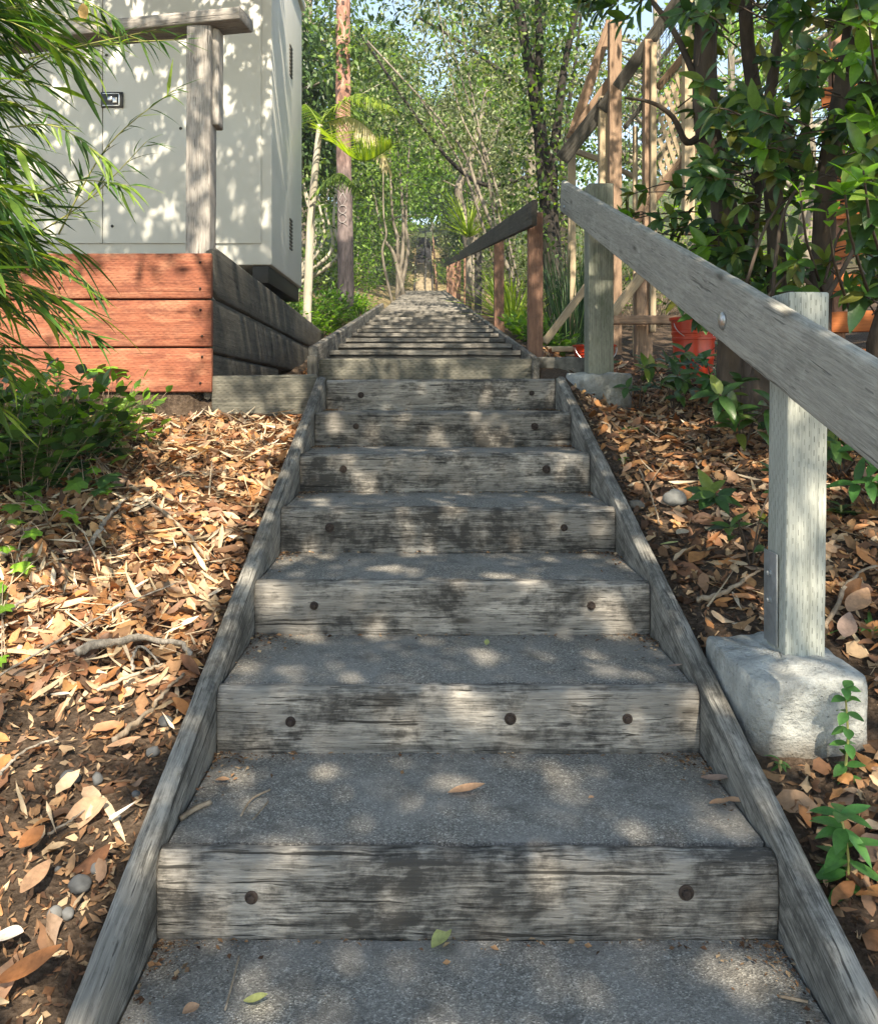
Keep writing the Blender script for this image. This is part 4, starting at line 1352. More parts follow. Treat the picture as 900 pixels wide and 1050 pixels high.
mound('leafy_shrub', 'dark small leaved shrub mounded under the bamboo beside the red planks', 'shrub', -1.80, 3.40, .60, .60, .42, 1500, .07, .058, M['ivy'], stems=210)
mound('leafy_shrub', 'trailing green shrub spilling over the lowest red plank', 'shrub', -1.56, 3.80, .38, .28, .34, 520, .06, .046, M['ivybright'], stems=70)


# ivy creeping over the litter
def ivy_leaf_arrays(P, D, N, S):
    out = [(0, 0), (.28, -.08), (.52, .12), (.36, .32), (.62, .55), (.26, .60), (0, 1.05), (-.26, .60), (-.62, .55), (-.36, .32), (-.52, .12), (-.28, -.08)]
    n = len(P); D = norm(D); S_ = norm(np.cross(N, D)); N = np.cross(D, S_)
    V = np.zeros((n, 13, 3))
    for j, (a, b) in enumerate(out):
        V[:, j] = P + S_ * (a * S)[:, None] + D * (b * S)[:, None] + N * (-.18 * S * abs(a) + .0 - .12 * S * b * b)[:, None]
    V[:, 12] = P + D * (.35 * S)[:, None] + N * (.03 * S)[:, None]
    f = np.array([(j, (j + 1) % 12, 12, 12) for j in range(12)])[:, :3]
    return V.reshape(-1, 3), (f[None] + (np.arange(n) * 13)[:, None, None]).reshape(-1, 3)


def ivy(label, spots, mat, stem_path):
    root = None
    P, D, N, S = [], [], [], []
    t = Tubes()
    pts = []
    for (px, py) in stem_path:
        y = lpy(px, py); q = at(px, py, y); pts.append(Vector((q.x, y, gz(q.x, y) + .04)))
    root = empty('ivy_vine', (pts[0].x, pts[0].y, pts[0].z - .04), label, 'ivy')
    t.add(spline(pts, 24), .003, 6)
    for (px, py, s) in spots:
        y = lpy(px, py); q = at(px, py, y)
        b = Vector((q.x, y, gz(q.x, y) + random.uniform(.05, .09)))
        j = min(range(len(pts)), key=lambda k: (pts[k] - b).length)
        t.add(spline([pts[j], (pts[j] + b) / 2 + Vector((0, 0, .03)), b], 6), .0015, 4)
        P.append(b); D.append((random.uniform(-.8, .8), random.uniform(-1, .2), random.uniform(-.35, .1))); N.append((random.uniform(-.3, .3), random.uniform(-.7, -.1), 1)); S.append(1.35 * s / F * y)
    V, Fq = ivy_leaf_arrays(np.array([tuple(v) for v in P]), np.array(D), np.array(N), np.array(S))
    build_part('foliage', mesh_np('foliage', V, Fq, False), mat, root)
    build_part('stems', t.mesh('stems'), M['twig'], root)


ivy('bright green ivy shoot with pointed leaves creeping over the litter', [(130, 449, 15), (98, 472, 15), (120, 482, 17), (100, 498, 10), (127, 470, 13), (92, 497, 9), (112, 522, 9), (140, 452, 10), (108, 455, 9)], M['ivybright'], [(70, 470), (95, 482), (120, 470), (132, 455)])
ivy('dark ivy with lobed leaves rambling below the bamboo', [(30, 470, 22), (60, 470, 18), (75, 490, 18), (20, 490, 18), (45, 505, 16), (10, 480, 18), (80, 470, 14), (40, 450, 18), (65, 455, 16), (85, 505, 12), (25, 455, 16), (5, 455, 18), (95, 462, 11), (55, 440, 15), (15, 440, 17), (75, 440, 14), (35, 430, 15)], M['ivy'], [(5, 460), (40, 480), (70, 485), (92, 480)])
ivy('small ivy leaves on litter at the far edge below the dark ivy', [(12, 540, 14), (35, 545, 13), (15, 560, 13), (40, 562, 14), (5, 590, 15), (20, 598, 15), (68, 548, 13), (75, 552, 12), (3, 630, 22), (8, 645, 14), (2, 700, 12), (5, 695, 10), (28, 592, 8), (36, 530, 12), (18, 525, 11)], M['ivybright'], [(2, 650), (15, 600), (25, 560), (50, 550)])


rs = random.Random(3)
ivy('broad dark ivy leaves scattered over litter along the edge of the bamboo', [(rs.uniform(0, 120), rs.uniform(425, 520), rs.uniform(13, 22)) for _ in range(34)], M['ivy'], [(0, 470), (40, 450), (80, 470), (115, 450)])
ivy('pale green ivy trailing at the foot of the red planks', [(rs.uniform(90, 150), rs.uniform(395, 440), rs.uniform(8, 13)) for _ in range(26)], M['ivybright'], [(90, 420), (115, 412), (145, 410)])

# right-hand plants
def rosette(label, cx, cy, n, L, W, mat, name='weed', cat='weed', h=.05, up=.35, group=None):
    z = gz(cx, cy)
    root = empty(name, (cx, cy, z), label, cat, group)
    P, D, N = [], [], []
    for k in range(n):
        a = 2 * math.pi * k / n * 2.618 + random.uniform(-.2, .2); el = up + random.uniform(-.3, .5)
        P.append((cx, cy, z + h * random.random())); D.append((math.cos(a), math.sin(a), el)); N.append((-math.cos(a) * el, -math.sin(a) * el, 1))
    V, Fq = leaf_arrays(np.array(P), np.array(D), np.array(N), L * rng.uniform(.7, 1.1, n), W, rng.uniform(-.6, -.2, n), .15, 6, 'ell')
    build_part('foliage', mesh_np('foliage', V, Fq), mat, root)
    t = Tubes(); t.add([(cx, cy, z - .02), (cx, cy, z + h)], .004, 6)
    build_part('stem', t.mesh('stem'), M['culm'], root)
    return root


def stalk(label, pxb, pyb, pxt, pyt, y, pairs, L, W, mat, name='weed', cat='weed', droop=.2, whorl=2):
    b = at(pxb, pyb, y); tpt = at(pxt, pyt, y)
    b.z = min(b.z, gz(b.x, y) - .005)
    root = empty(name, b, label, cat)
    S = spline([b, (b + tpt) / 2 + Vector((.006, -.01, 0)), tpt], 16)
    t = Tubes(); t.add(S, [.004 * (1 - .6 * i / len(S)) for i in range(len(S))], 6)
    pl = Plant()
    for i in range(pairs):
        f = .22 + .78 * i / max(1, pairs - 1); q = S[min(len(S) - 1, int(f * (len(S) - 1)))]
        for k in range(whorl):
            a = i * 1.57 + k * 2 * math.pi / whorl + random.uniform(-.3, .3)
            el = random.uniform(-.75, .25) + .7 * max(0, f - .7); a += 0 if random.random() < .5 else (random.choice([-2.2, -1.0, -1.6]) - a) * .5
            pl.leaf(q, Vector((math.cos(a), math.sin(a), el)), Vector((-el * math.cos(a), -el * math.sin(a) - .35, 1)), L * random.uniform(.75, 1.1) * (1 - .45 * max(0, f - .6)), W * random.uniform(.8, 1.1))
    V, Fq = pl.arrays((-.3, 0), .15, 7, 'ell')
    build_part('foliage', mesh_np('foliage', V, Fq), mat, root)
    build_part('stem', t.mesh('stem'), M['bushbark'] if name == 'sapling' else M['culm'], root)
    return root


yw = lpy(862, 800)
stalk('upright green weed with paired oval leaves in front of the concrete footing', 862, 815, 866, 706, yw, 8, .042, .024, M['weed'], whorl=3)
yw2 = lpy(864, 915)
stalk('bushy green weed with long jagged leaves below the upright weed', 866, 925, 862, 835, yw2, 6, .075, .026, M['weed'], whorl=5)
yq = lpy(800, 790)
rosette('tiny green seedling at the foot of the concrete footing', at(800, 790, yq).x, yq, 9, .03, .009, M['weed'], h=.02)
def whorl(pl, p, d, n, L, W):
    d = d.normalized()
    for k in range(n):
        a = 2 * math.pi * k / n + random.uniform(-.4, .4)
        s1 = d.cross(Vector((.2, .3, 1))).normalized(); s2 = d.cross(s1)
        ld = d * random.uniform(.3, .9) + (s1 * math.cos(a) + s2 * math.sin(a)) * random.uniform(.6, 1.0) + Vector((0, 0, -.25))
        pl.leaf(p - d * random.uniform(0, .04), ld, d + Vector((0, -.2, .8)), L * random.uniform(.7, 1.15), W * random.uniform(.8, 1.15))


def sapling(label, px, py, y, n, L):
    """woody seedling: a few shoots from one root, each ending in a ring of drooping leaves"""
    b = at(px, py, y); b.z = gz(b.x, y) - .01
    root = empty('sapling', b, label, 'sapling')
    pl = Plant()
    for k in range(n):
        a = 2 * math.pi * k / n + random.uniform(-.5, .5); h = random.uniform(.12, .34)
        d = Vector((math.cos(a) * .55, math.sin(a) * .45 - .25, 1)).normalized()
        tip = b + d * h
        pl.t.add(spline([b, b + Vector((d.x * .1, d.y * .1, h * .5)), tip], 8), .0028, 5)
        whorl(pl, tip, (d + Vector((0, -.5, 0))), random.randint(4, 6), L, L * .42)
        if h > .2: whorl(pl, b + (tip - b) * .6, d, 3, L * .9, L * .38)
    V, Fq = pl.arrays((-.5, -.05), .15, 6, 'ell')
    build_part('foliage', mesh_np('foliage', V, Fq), M['bush'] if random.random() < .7 else M['weed'], root)
    build_part('stem', pl.t.mesh('stem'), M['bushbark'], root)


yq = lpy(852, 520)
for (px, py, yy, n, L, lab) in ((770, 560, 2.62, 5, .085, 'glossy leaved sapling rising just behind the treated post'), (762, 425, 3.6, 6, .12, 'broad leaved sapling on the litter under the handrail'),
                                (690, 396, 4.45, 6, .095, 'green sapling with pointed leaves beside the round footing'), (733, 402, 4.5, 6, .09, 'leafy sapling standing in front of the tall red bucket'),
                                (655, 400, 4.5, 4, .085, 'low sapling leaning over the round footing'), (862, 400, 3.2, 6, .10, 'sapling behind the top of the treated post'), (708, 402, 4.9, 5, .085, 'sapling with drooping leaves right in front of the tall red bucket'), (610, 400, 5.3, 4, .08, 'little sapling beside the low red bucket'), (895, 470, 2.9, 5, .09, 'sapling on litter under the thick handrail end')):
    sapling(lab, px, py, yy, n, L)
rosette('small green plant on litter behind the handrail post', at(862, 525, 2.9).x, 2.9, 14, .07, .03, M['bush'], 'seedling', 'seedling', .05)
rosette('dark green seedling flat on the litter near the side board', at(645, 440, 3.9).x, 3.9, 9, .07, .03, M['bush'], 'seedling', 'seedling', .03)
rosette('tiny pale green sprout beside the side board', at(640, 465, 3.5).x, 3.5, 7, .03, .012, M['ivybright'], 'seedling', 'seedling', .02)
rosette('grassy green tuft at the edge beside the footing', at(893, 690, 2.3).x, 2.3, 12, .12, .012, M['weed'], 'grass_tuft', 'grass tuft', .02)

# ------------------------------------------------------------------ evergreen shrub, upper right
bush = empty('evergreen_shrub', (1.75, 4.0, gz(1.75, 4.0)), 'big glossy leaved evergreen shrub with several dark trunks behind the handrail', 'shrub')
TR = [[(752, 395, 4.3), (752, 300, 4.25), (738, 190, 4.2), (722, 110, 4.15), (726, 0, 4.1), (732, -90, 4.0)],
      [(778, 400, 4.0), (795, 300, 4.0), (792, 190, 3.95), (768, 60, 3.9), (760, -80, 3.8)],
      [(838, 380, 3.8), (842, 280, 3.8), (848, 180, 3.75), (872, 40, 3.7), (890, -90, 3.6)],
      [(760, 400, 4.5), (768, 250, 4.5), (785, 130, 4.45), (812, -60, 4.4)],
      [(900, 360, 3.4), (925, 250, 3.4), (915, 90, 3.4), (930, -60, 3.3)]]
trunk_pts = []
for k, tr in enumerate(TR):
    S = spline([at(*q[:2], q[2]) for q in tr], 24)
    r0 = (.085, .055, .06, .05, .05)[k]
    S[0].z = gz(S[0].x, S[0].y) - .05
    t = Tubes(); t.add(S, [r0 * (1 - .55 * i / len(S)) for i in range(len(S))], 10, .25, k)
    build_part('trunk', t.mesh('trunk'), M['bushbark'], bush)
    trunk_pts += S[4:]
t = Tubes()
t.add(spline([at(727, 130, 4.15), at(705, 146, 4.0), at(690, 120, 3.95), at(668, 105, 3.9), at(640, 100, 3.9)], 16), [.026, .024, .022, .02, .018, .017, .016, .015, .014, .013, .012, .011, .010, .009, .008, .007, .006], 8, .3)
build_part('branch', t.mesh('branch'), M['bushbark'], bush)
for (a, b, c_, yy, r) in (((838, 320), (870, 265), (905, 190), 3.2, .011), ((790, 320), (800, 230), (818, 190), 3.3, .009), ((765, 290), (795, 215), (862, 170), 3.4, .007), ((728, 120), (690, 30), (640, -30), 4.12, .02), ((845, 290), (860, 240), (880, 215), 3.25, .006),
                          ((800, 330), (770, 300), (740, 290), 3.6, .008), ((838, 300), (810, 280), (775, 320), 3.3, .009)):
    S = spline([at(*a, yy), at(*b, yy), at(*c_, yy)], 12)
    tb = Tubes(); tb.add(S, [r * (1 - .6 * i / len(S)) for i in range(len(S))], 7, .3)
    build_part('branch', tb.mesh('branch'), M['bushbark'], bush)
t = Tubes()
pl = Plant(); plb = Plant()


def whorl(pl, p, d, n, L, W):
    d = d.normalized()
    for k in range(n):
        a = 2 * math.pi * k / n + random.uniform(-.4, .4)
        s1 = d.cross(Vector((.2, .3, 1))).normalized(); s2 = d.cross(s1)
        ld = d * random.uniform(.3, .9) + (s1 * math.cos(a) + s2 * math.sin(a)) * random.uniform(.6, 1.0) + Vector((0, 0, -.25))
        pl.leaf(p - d * random.uniform(0, .04), ld, d + Vector((0, -.2, .8)), L * random.uniform(.7, 1.15), W * random.uniform(.8, 1.15))


def bush_region(n, rect, ys, L, W, pl):
    for _ in range(n):
        px = random.uniform(rect[0], rect[2]); py = random.uniform(rect[1], rect[3])
        if mnoise.noise(Vector((px / 30, py / 30, 5.5))) < -.06 + random.uniform(-.12, .12): continue
        y = random.uniform(*ys)
        p = at(px, py, y)
        near = min(trunk_pts, key=lambda q: (q - p).length)
        d = (p - near); d = d.normalized() if d.length > .01 else Vector((0, 0, 1))
        d = (d + Vector((random.uniform(-.3, .3), random.uniform(-.6, .1), random.uniform(-.1, .4)))).normalized()
        q = p - d * random.uniform(.12, .3)
        t.add([q, (p + q) / 2 + Vector((0, 0, .01)), p], [.004, .0032, .002], 4)
        whorl(pl if random.random() < .93 else plb, p, d, random.randint(4, 7), L, W)


bush_region(430, (712, -60, 960, 120), (3.0, 4.6), .105, .046, pl)
bush_region(210, (715, 90, 960, 200), (3.1, 4.5), .105, .046, pl)
bush_region(105, (740, 180, 950, 310), (3.2, 4.5), .10, .042, pl)
bush_region(70, (640, 185, 780, 275), (4.0, 4.7), .095, .042, pl)
bush_region(44, (690, 250, 800, 330), (3.7, 4.5), .11, .046, pl)
bush_region(30, (665, -60, 740, 45), (3.5, 4.4), .10, .045, pl)
bush_region(80, (880, -60, 1000, 300), (2.7, 3.4), .13, .055, pl)
# shoots hanging against the sky
for (px, py, yy) in ((560 + 40, -12, 3.3), (625, 6, 3.3), (655, 2, 3.2), (640, 20, 3.3), (700, 12, 3.2), (606, 12, 3.4), (612, -4, 3.3), (598, 2, 3.35)):
    p = at(px, py, yy); d = Vector((-.8, -.1, -.25))
    t.add([at(760, -40, yy), at((760 + px) / 2, -45, yy), p], [.006, .005, .003], 5)
    whorl(pl, p, d, 5, .10, .038)
# bright young leaves nearer the viewer
for (px, py, yy, n, L) in ((865, 190, 2.6, 6, .11), (885, 175, 2.55, 5, .10), (848, 215, 2.65, 4, .09), (820, 195, 2.9, 3, .1), (735, 235, 3.9, 5, .08), (890, 20, 2.6, 4, .1)):
    p = at(px, py, yy); d = Vector((random.uniform(-.3, .2), -.4, .9))
    t.add([at(px + 25, py + 110, yy + .5), at(px + 6, py + 50, yy + .2), p], [.006, .005, .003], 5)
    whorl(plb, p, d, n, L, L * .36)
V, Fq = pl.arrays((-.35, .05), .16, 6, 'ell')
build_part('crown', mesh_np('crown', V, Fq), M['bush'], bush)
V, Fq = plb.arrays((-.3, 0), .15, 6, 'ell')
build_part('young_leaves', mesh_np('young_leaves', V, Fq), M['bushbright'], bush)
tag(build_part('twigs', t.mesh('twigs'), M['bushbark'], bush), kind='stuff')


# ------------------------------------------------------------------ background plants
def blades(name, label, cat, cx, cy, n, L, W, mat, spread=.5, curl=(-.5, -.1), up=1.0, rad=.05, group=None, base_z=None, stem=None):
    z = base_z if base_z is not None else gz(cx, cy)
    root = empty(name, (cx, cy, gz(cx, cy)), label, cat, group)
    a = rng.uniform(0, 2 * np.pi, n); r = rng.uniform(0, rad, n)
    W = W * .75
    P = np.stack([cx + r * np.cos(a), cy + r * np.sin(a), np.full(n, z)], 1)
    el = rng.uniform(.15, 1.0, n)
    D = np.stack([np.cos(a) * spread * (1.2 - el), np.sin(a) * spread * (1.2 - el), up * (.25 + el)], 1)
    N = np.stack([-np.cos(a), -np.sin(a), np.full(n, .5)], 1)
    V, Fq = leaf_arrays(P, D, N, L * rng.uniform(.55, 1.1, n), W * rng.uniform(.7, 1.2, n), -rng.uniform(*[-c for c in curl[::-1]], n), .12, 7, 'blade', True)
    build_part('blades', mesh_np('blades', V, Fq), mat, root)
    if stem:
        t = Tubes(); t.add([(cx, cy, gz(cx, cy) - .05), (cx + .02, cy, z)], stem, 8, .2)
        build_part('stem', t.mesh('stem'), M['bark'], root)
    return root


pq = at(480, 240, 13.0)
blades('cordyline', 'spiky yellow green cordyline rising above the dark rail', 'cordyline', pq.x, 13.0, 60, .85, .05, M['yucca'], 1.0, (-.45, -.05), 1.0, .04, None, pq.z - .05, .05)
pq = at(508, 310, 9.2)
blades('cordyline', 'yellow green strappy plant behind the reddish posts', 'cordyline', .98, 9.4, 70, .85, .045, M['yucca'], .8, (-.6, -.1), 1.0, .1)
blades('cordyline', 'small strappy plant further along behind the dark rail', 'cordyline', 1.0, 11.8, 60, .8, .045, M['yucca'], .8, (-.6, -.1), 1.0, .1)
for k, (x, y, h, n, lab) in enumerate(((1.24, 7.4, 1.05, 150, 'dark green reeds growing close behind the nearest reddish post'), (1.50, 7.9, 1.1, 150, 'tall dark reeds under the deck stair rail'))):
    blades('reed_clump', lab, 'reeds', x, y, n, h, .016, M['reed'], .3, (-.25, 0), 1.0, .16)
for (px, py, y, lab) in ((370, 310, 11.2, 'sunlit grass tuft at the foot of the dark trunk'), (338, 320, 11.0, 'grass tuft in front of the sunlit tuft')):
    q = at(px, py, y); blades('grass_tuft', lab, 'grass tuft', q.x, y, 110, .42, .014, M['cover'], .8, (-.8, -.2), .8, .12)

for (x, y, rx, ry, h, n, lab) in ((-1.95, 9.3, .5, 1.0, .45, 1500, 'bright green leafy ground plant beside the beige cabinet'), (-1.42, 11.4, .42, .6, .38, 1100, 'leafy green plant at the edge of the upper steps'),
                                 (-1.8, 10.8, .7, .9, .6, 1300, 'tall green leafy plant under the palm'), (-1.1, 12.4, .35, .6, .30, 600, 'low sunny green plant beyond the dark trunk'),
                                 (.95, 6.9, .22, .5, .26, 400, 'green leafy plant between nearest reddish post and reeds'), (.98, 7.7, .22, .5, .24, 300, 'ivy like plant behind the second reddish post')):
    mound('leafy_plant', lab, 'plant', x, y, rx, ry, h, n, .075, .045, M['cover'], stems=max(30, n // 9), flat=.2)


# palm
palm = empty('palm_tree', (-1.45, 10, gz(-1.45, 10)), 'slender palm with pale leaning trunk and yellow green feathery fronds', 'palm')
S = spline([Vector((-1.41, 10, gz(-1.41, 10) - .1)), at(318, 240, 10), at(322, 185, 10), at(328, 128, 10)], 16)
t = Tubes(); t.add(S, [.055 * (1 - .35 * i / len(S)) for i in range(len(S))], 10, .1)
build_part('trunk', t.mesh('trunk'), M['palebark'], palm)


def frond(parent, pts, L, mat, n=52, hang=.7, W=.023):
    S = spline(pts, 24)
    t = Tubes(); t.add(S, [.012 * (1 - .7 * i / len(S)) for i in range(len(S))], 5)
    P, D, N, LL = [], [], [], []
    for i in range(n):
        f = .12 + .88 * i / n; k = min(len(S) - 2, int(f * (len(S) - 1)))
        p = S[k].lerp(S[k + 1], f * (len(S) - 1) - k)
        d = (S[k + 1] - S[k]).normalized(); side = d.cross(Vector((0, 0, 1))).normalized()
        for s in (-1, 1):
            P.append(tuple(p)); D.append(tuple(d * .55 + side * s * .9 + Vector((0, 0, -hang + random.uniform(-.2, .25))))); N.append((0, 0, 1)); LL.append(L * math.sin(math.pi * (.12 + .82 * f)) ** .7 * random.uniform(.85, 1.1))
    V, Fq = leaf_arrays(np.array(P), np.array(D), np.array(N), np.array(LL), W, rng.uniform(-.35, -.05, len(P)), .1, 5, 'blade')
    build_part('frond', mesh_np('frond', V, Fq), mat, parent)
    build_part('frond_stalk', t.mesh('frond_stalk'), M['yucca'], parent)


crown = S[-1]
frond(palm, [crown, at(345, 108, 9.8), at(372, 96, 9.6), at(406, 112, 9.4)], .30, M['palm'], hang=.5)
frond(palm, [crown, at(345, 148, 9.5), at(372, 165, 9.2), at(402, 150, 9.0)], .40, M['palm'], hang=-.7)
frond(palm, [crown, at(318, 112, 10.3), at(310, 108, 10.8), at(300, 130, 11.2)], .3, M['tree_mid'])
frond(palm, [at(318, 205, 9.9), at(335, 185, 9.8), at(350, 178, 9.7), at(368, 195, 9.5)], .28, M['tree_mid'], hang=.7)
frond(palm, [crown, at(360, 120, 9.9), at(385, 140, 9.7), at(398, 172, 9.6)], .34, M['palmdry'], hang=.8)


# tall trunk with red bark above and dark base
def mat_redtrunk():
    s = NT('red flaking bark')
    tc = s.n('ShaderNodeTexCoord'); v = tc.outputs['Object']
    sp = s.n('ShaderNodeSeparateXYZ'); s.l(v, sp.inputs[0])
    n = s.noise(s.mapping(v, (1, 1, .35)), 16, 5, .65, .4)
    up = s.ramp(n, [(.35, (.12, .07, .055)), (.5, (.30, .15, .11)), (.66, (.50, .30, .23))])
    mid = s.ramp(n, [(.35, (.07, .055, .055)), (.7, (.24, .19, .185))])
    lo = s.ramp(n, [(.35, (.022, .02, .022)), (.7, (.075, .065, .07))])
    nn = s.math('ADD', sp.outputs[2], s.math('MULTIPLY', s.noise(v, 5, 3), .35))
    c = s.mix(s.ramp(s.math('DIVIDE', nn, 4.0), [(.295, 0.0), (.315, 1.0)]), lo, mid)
    c = s.mix(s.ramp(s.math('DIVIDE', nn, 4.0), [(.50, 0.0), (.75, 1.0)]), c, up)
    return s.done(s.bsdf(c, .9, s.bump(n, .8, .02), .2).outputs[0])


tx = at(353, 300, 12)
rt = empty('tall_tree', (tx.x, 12, gz(tx.x, 12)), 'straight tall trunk with dark base, red flaking bark and chalk scrawl', 'tree')
t = Tubes()
zz = np.linspace(gz(tx.x, 12) - .1, 11, 40)
t.add([(tx.x + .02 * math.sin(z * .8), 12, z) for z in zz], [.118 - .004 * (z - 2) + .03 * max(0, 2.4 - z) for z in zz], 18, .12)
trk = build_part('trunk', t.mesh('trunk'), mat_redtrunk(), rt)
# chalk scrawl: a diamond over two round loops, on the bark facing the steps
sc_ = Tubes()


def on_trunk(px, py):
    p = at(px, py, 12); dx = (p.x - tx.x - .02 * math.sin(p.z * .8)); r = .121
    return Vector((p.x, 12 - math.sqrt(max(1e-4, r * r - dx * dx)), p.z))


for pts in ([(352, 199), (356, 206), (352, 213), (348, 206), (352, 199)],
            [(349 + 4 * math.cos(a) + 3, 216 + 4 * math.sin(a)) for a in np.linspace(0, 6.4, 14)],
            [(352 + 4 * math.cos(a), 225 + 4.5 * math.sin(a)) for a in np.linspace(0, 6.4, 14)], [(347, 232), (352, 229), (357, 233)]):
    sc_.add([on_trunk(*q) for q in pts], .0045, 5)
build_part('chalk_scrawl', sc_.mesh('chalk_scrawl'), mat_plain('chalk', (.36, .33, .32), .9), trk)
n = 420
a = rng.uniform(0, 2 * np.pi, n); zv = np.concatenate([rng.normal(5.7, .25, 200), rng.normal(7.6, .5, 120), rng.uniform(6.5, 9.5, 100)])
rr = .12 + rng.exponential(.07, n)
P = np.stack([tx.x + rr * np.cos(a), 12 + rr * np.sin(a), zv], 1)
V, Fq = leaf_arrays(P, rand_dirs(n) * .8 + np.array([0, 0, -.6]), rand_dirs(n) + np.array([0, -.5, .6]), rng.uniform(.07, .13, n), .06, -.1, .1, 3, 'kite')
build_part('ivy', mesh_np('ivy', V, Fq), M['tree_mid'], rt)
# crown high above the picture
n = 4000
cc = rng.normal(size=(40, 3)) * np.array([1.6, 1.6, 1.1]) + np.array([tx.x, 12.3, 11.5])
P = cc[rng.integers(0, 40, n)] + rng.normal(size=(n, 3)) * .38
V, Fq = leaf_arrays(P, rand_dirs(n), rand_dirs(n) + np.array([0, 0, .6]), .12, .05, 0, .1, 3, 'kite')
build_part('crown', mesh_np('crown', V, Fq), M['tree_dark'], rt)


# generic trees -----------------------------------------------------------------
def tree(label, x, y, h, crown, nclump, per, leafL, leafW, mat, barkm, r0=.12, lean=(0, 0), cat='tree', group=None, clump_r=.45, name='broadleaf_tree', droop=.3, zlow=None, limbs=10):
    """crown=(dx,dy,dz,rx,ry,rz) centre offset from the base and radii"""
    zb = gz(x, y)
    root = empty(name, (x, y, zb), label, cat, group)
    cx, cy, cz = x + crown[0], y + crown[1], zb + crown[2]
    nclump = int(nclump * .62); per = int(per * 1.65)
    u = rng.normal(size=(nclump, 3)); u = norm(u) * (rng.uniform(0.15, 1, nclump) ** .45)[:, None]
    C = u * np.array(crown[3:6]) + np.array([cx, cy, cz])
    C[:, 2] = np.maximum(C[:, 2], ground(C[:, 0], C[:, 1]) + .3)
    rad = clump_r * rng.uniform(.5, 1.3, nclump)
    wgt = rng.uniform(.4, 1.6, nclump); cnt = np.maximum(6, (wgt / wgt.sum() * nclump * per * 1.5)).astype(int)
    idx = np.repeat(np.arange(nclump), cnt); n = len(idx)
    off = rng.normal(size=(n, 3)) * rad[idx][:, None] * np.array([.47, .47, .27])
    P = C[idx] + off
    keep = ~((np.abs(P[:, 0] + .1) < np.interp(P[:, 1], [0, 28, 43, 66], [.95, 1.0, 1.5, 1.9])) & (P[:, 2] < stair_z(P[:, 1]) + np.interp(P[:, 1], [0, 20, 43, 66, 70], [2.3, 2.3, 2.9, 2.2, -9])))
    P = P[keep]; off = off[keep]; n = len(P)
    D = norm(off + rng.normal(size=(n, 3)) * .25 + np.array([0, 0, -droop * .5])) + np.array([0, 0, -droop])
    N = rand_dirs(n) * .7 + np.array([0, -.35, .9])
    V, Fq = leaf_arrays(P, D, N, 1.2 * leafL * rng.uniform(.6, 1.25, n), 1.35 * leafW * rng.uniform(.7, 1.2, n), rng.uniform(-.3, .1, n), .12, 3, 'kite', True)
    build_part('crown', mesh_np('crown', V, Fq), mat, root)
    t = Tubes()
    top = Vector((x + lean[0], y + lean[1], zb + h * .86))
    m1 = Vector((x + lean[0] * .25 + random.uniform(-.12, .12), y + lean[1] * .3, zb + h * .3)); m2 = Vector((x + lean[0] * .6 + random.uniform(-.15, .15), y + lean[1] * .6, zb + h * .6))
    S = spline([Vector((x, y, zb - .15)), m1, m2, top], 18)
    t.add(S, [r0 * (1 - .75 * i / len(S)) for i in range(len(S))], 10, .25, x)
    order = rng.permutation(nclump)[:limbs * 3]
    thin = Tubes()
    for k in order:
        c = Vector(C[k]); j = min(range(4, len(S)), key=lambda q: abs(S[q].z - (c.z - .35 * (c - S[q]).length)))
        b = S[j]; md = (b + c) / 2 + Vector((random.uniform(-.15, .15), random.uniform(-.15, .15), random.uniform(-.05, .2)))
        q = spline([b, md, c], 8)
        big = len(t.V) < 10 * 19 + limbs * 60
        (t if big else thin).add(q, [r0 * (.38 if big else .14) * (1 - .8 * i / len(q)) for i in range(len(q))], 6 if big else 4, .2)
    build_part('trunk', t.mesh('trunk'), barkm, root)
    if thin.V: tag(build_part('twigs', thin.mesh('twigs'), M['palebark'], root), kind='stuff')
    return root


def stems(label, base, tops, r, barkm, leafmat, y, n_leaf, leafL, leafW, name='multi_stem_tree', cat='tree', group=None):
    """several thin leaning stems from one root, leaves scattered along twigs"""
    root = empty(name, base, label, cat, group)
    P = []
    for k, tp in enumerate(tops):
        q0 = base + Vector((random.uniform(-.2, .2), random.uniform(-.2, .2), -.1))
        tpv = [at(*q[:2], q[2] if len(q) > 2 else y) for q in tp]
        S = spline([q0] + tpv, 30)
        t = Tubes(); rk = r * random.uniform(.7, 1.15)
        t.add(S, [rk * (1 - .65 * i / len(S)) for i in range(len(S))], 8, .2, k)
        build_part('trunk', t.mesh('trunk'), barkm, root)
        P += S[5:]
    P = np.array([tuple(v) for v in P])
    idx = rng.integers(0, len(P), n_leaf // 14)
    cl = P[idx] + rng.normal(size=(len(idx), 3)) * np.array([.45, .45, .35])
    ii = np.repeat(np.arange(len(cl)), 14); n = len(ii)
    Q = cl[ii] + rng.normal(size=(n, 3)) * np.array([.16, .16, .14])
    Q = Q[~((np.abs(Q[:, 0] + .1) < .95) & (Q[:, 2] < stair_z(Q[:, 1]) + 2.3))]; n = len(Q)
    V, Fq = leaf_arrays(Q, rand_dirs(n) + np.array([0, 0, -.5]), rand_dirs(n) * .8 + np.array([0, 0, .6]), leafL * rng.uniform(.6, 1.2, n), leafW, -.1, .1, 3, 'kite')
    build_part('crown', mesh_np('crown', V, Fq), leafmat, root)


